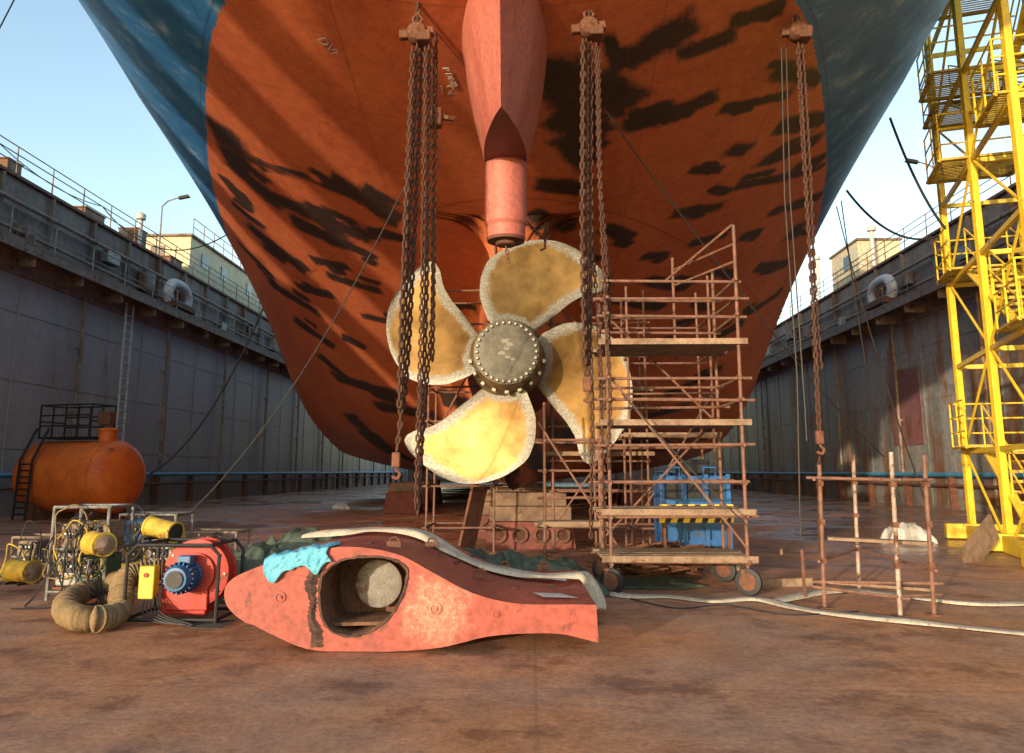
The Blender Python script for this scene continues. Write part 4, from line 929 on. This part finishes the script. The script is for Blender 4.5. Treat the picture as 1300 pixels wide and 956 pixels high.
def fan(loc,ax_,label,r0=.26,ln=.45):
    t=thing('ventilation_fan',label,'ventilation fan',loc,'yellow ventilation fans'); ax_=V(ax_).normalized(); o=V(loc)+up*(r0+.02)
    MB().lathe([(r0*1.1,-ln/2),(r0*1.1,-ln/2+.03),(r0,-ln/2+.04),(r0,ln/2-.04),(r0*1.1,ln/2-.03),(r0*1.1,ln/2),(r0*.92,ln/2),(r0*.9,-ln/2)],o,ax_,32).build('casing',m_yel2,t,True,30)
    MB().lathe([(r0*.3,-ln/2-.03),(r0*.5,-ln/2-.02),(r0*.86,-ln/2-.008),(r0*.86,-ln/2+.03)],o,ax_,24).build('face_plate',m_rail,t,True,30)
    MB().lathe([(r0*.86,ln/2-.06),(r0*.86,ln/2+.003),(r0*.3,ln/2+.02)],o,ax_,24).build('outlet_guard',m_blk,t,True,30)
    x,y=frame(ax_)
    for s in (-1,1): MB().beam(o+ax_*(s*ln*.3)-x*.15-up*(r0+.01),o+ax_*(s*ln*.3)+x*.15-up*(r0+.01),.04,.03).build('foot',m_blk,t)
c=W(150,690,9.9); fan((c.x,c.y-.45,.60),(-1,.8,.0),'yellow drum fan standing high among the hose racks',.13,.34)
c=W(215,685,10.2); fan((c.x,c.y-.2,.74),(.9,-.35,-.15),'yellow drum fan tilted on its side above the red blower',.12,.45)
c=G(20,752); fan((c.x,c.y+.1,.1),(-1,.35,0),'yellow drum fan at the extreme left edge',.14,.4)
c=G(150,742); fan((c.x,c.y+.15,0),(1,.5,0),'low yellow drum fan behind the coiled duct',.13,.36)
# ================================================================= blue crate etc.
bb=V((W(876,600,13.6).x,13.8,0))
t=thing('blue_skip','blue steel crate with open slats standing behind the scaffold','crate',tuple(bb))
m_bl2=mat('bright_blue_paint',(.02,.14,.40),(.015,.09,.25),4,.5,0,.35)
MB().box(bb+up*.95,(1.05,1.0,1.15)).build('crate_body',m_bl2,t,bevel=.02)
sl_=MB()
for z in (.45,.75,1.1,1.45): sl_.box(bb+V((0,-.53,z)),(1.12,.05,.08))
for x in (-.54,-.18,.18,.54): sl_.box(bb+V((x,-.56,.95)),(.07,.05,1.2))
sl_.build('slat_frame',m_bl2,t)
for x in (-.35,0,.35):
    for z in (.93,1.27): MB().box(bb+V((x,-.515,z)),(.24,.02,.24)).build('dark_opening',m_blk,t)
for x in (-.4,.4): MB().box(bb+V((x,0,.19)),(.2,.9,.38)).build('leg',m_rusty,t)
for x in (-.3,.3): MB().path([bb+V((x-.1,-.3,1.52)),bb+V((x-.1,-.3,1.66)),bb+V((x+.1,-.3,1.66)),bb+V((x+.1,-.3,1.52))],.02,6).build('lifting_lug',m_bl2,t)
MB().box(bb+V((.1,.1,1.66)),(.5,.5,.26)).build('engine_cover',m_blk,t,bevel=.03)
p=W(884,652,12.6); hz=thing('hazard_barrier','yellow and black striped board below the blue crate','barrier board',(p.x,12.6,p.z))
MB().box((p.x,12.6,p.z),(1.15,.04,.28)).build('board',m_yel,hz)
for k in range(6):
    x=p.x-.5+k*.19; MB().poly([(x,12.576,p.z-.138),(x+.09,12.576,p.z-.138),(x+.19,12.576,p.z+.138),(x+.10,12.576,p.z+.138)] if k<5 else [(x,12.576,p.z-.138),(x+.07,12.576,p.z-.138),(x+.1,12.576,p.z),(x+.08,12.576,p.z+.1)]).build('black_stripe',m_blk,hz)
for x in (-.5,.5): MB().beam((p.x+x,12.65,0),(p.x+x,12.65,p.z),.05,.05).build('leg',m_rusty,hz)
t=thing('rebar_heap','tangled heap of rusty rods and scrap behind the scaffold base','scrap heap',tuple(G(835,700)))
rg=random.Random(2); mb=MB(); c=V((W(830,690,12.7).x,12.7,0))
for i in range(140):
    a=rg.uniform(-.4,.4)+ (PI/2 if rg.random()<.25 else 0); l=rg.uniform(.3,.9); o_=c+V((rg.uniform(-.7,.7),rg.uniform(-.4,.5),rg.uniform(.02,.45))); d=V((math.cos(a),math.sin(a),rg.uniform(-.2,.3)))*l/2; mb.tube(o_-d,o_+d,.012+rg.random()*.012,5)
tag(mb.build('rods',m_rusty,t),kind='stuff')
def keel_block(loc,label,front=False):
    t=thing('keel_block',label,'keel block',loc,'keel blocks under the ship centreline'); x,y,z=loc
    MB().box((x,y,.28),(1.9,1.0,.56),None,.9).build('steel_base',m_dkred,t,bevel=.02)
    MB().box((x,y,.72),(1.7,.9,.3)).build('timber_layer',m_conc,t,bevel=.02)
    MB().box((x,y,1.02),(1.5,.85,.28)).build('timber_cap',m_conc,t,bevel=.02)
    if front:
        for k in range(4): MB().lathe([(.17,0),(.17,.04),(.11,.045),(.1,.0)],(x-.66+k*.44,y-.50,.3),(0,-1,.1),20).build('round_boss',m_rusty,t,True)
    return t
names=['nearest','second','third','fourth','fifth','sixth']
for i in range(6): keel_block((X0+.35 if i==0 else X0,17.2+i*2.4,0),'%s rusty keel block under the centreline of the ship'%names[i],i<2)
for i in range(4):
    for s in (-1,1):
        x=X0+s*(4.6+i*.2); y=31+i*4
        t=thing('side_block','%s %s side block supporting the flat bottom of the ship'%(['nearest','second','third','farthest'][i],'left' if s<0 else 'right'),'support block',(x,y,0),'side blocks under the ship')
        MB().box((x,y,.4),(1.4,1.2,.8),None,.85).build('steel_base',m_dkred,t,bevel=.02); MB().box((x,y,.98),(1.1,1.0,.34)).build('timber_cap',m_conc,t,bevel=.02)
p=W(592,650,16.5); tag(MB().beam((p.x,16.5,0.02),(p.x+.25,16.9,1.3),.06,.5).build('leaning_plate',m_rusty),'rusty steel plate leaning beside the nearest keel block','steel plate')
tarp('crumpled white sack lying by the right dock wall',V((W(1165,680,18).x,18.5,0)),.45,.35,.55,3.3,m_wsack,'white_sack','sack')
tarp('small white bundle lying on the floor by the left dock wall',V((W(435,630,34).x,34,0)),.4,.4,.35,6.3,m_wsack,'white_bundle','bundle')
for i,(x,y,l,a,lab) in enumerate(((985,745,1.1,.2,'rusty angle bar on the floor left of the low trestle'),(1000,700,1.4,1.1,'brown board on the floor behind the low trestle'),(905,725,1.2,.1,'flat plank on the floor behind the scaffold wheel'))):
    p=G(x,y); d=V((math.cos(a),math.sin(a),0))*l/2; tag(MB().beam(p-d+up*.03,p+d+up*.03,.05,.16).build('loose_plank',m_plank),lab,'plank')
p=G(1022,760); tag(MB().beam(p+up*.01,W(1018,700,p.y+.3),.04,.1).build('leaning_batten',m_rusty),'short rusty batten standing by the low trestle','batten')
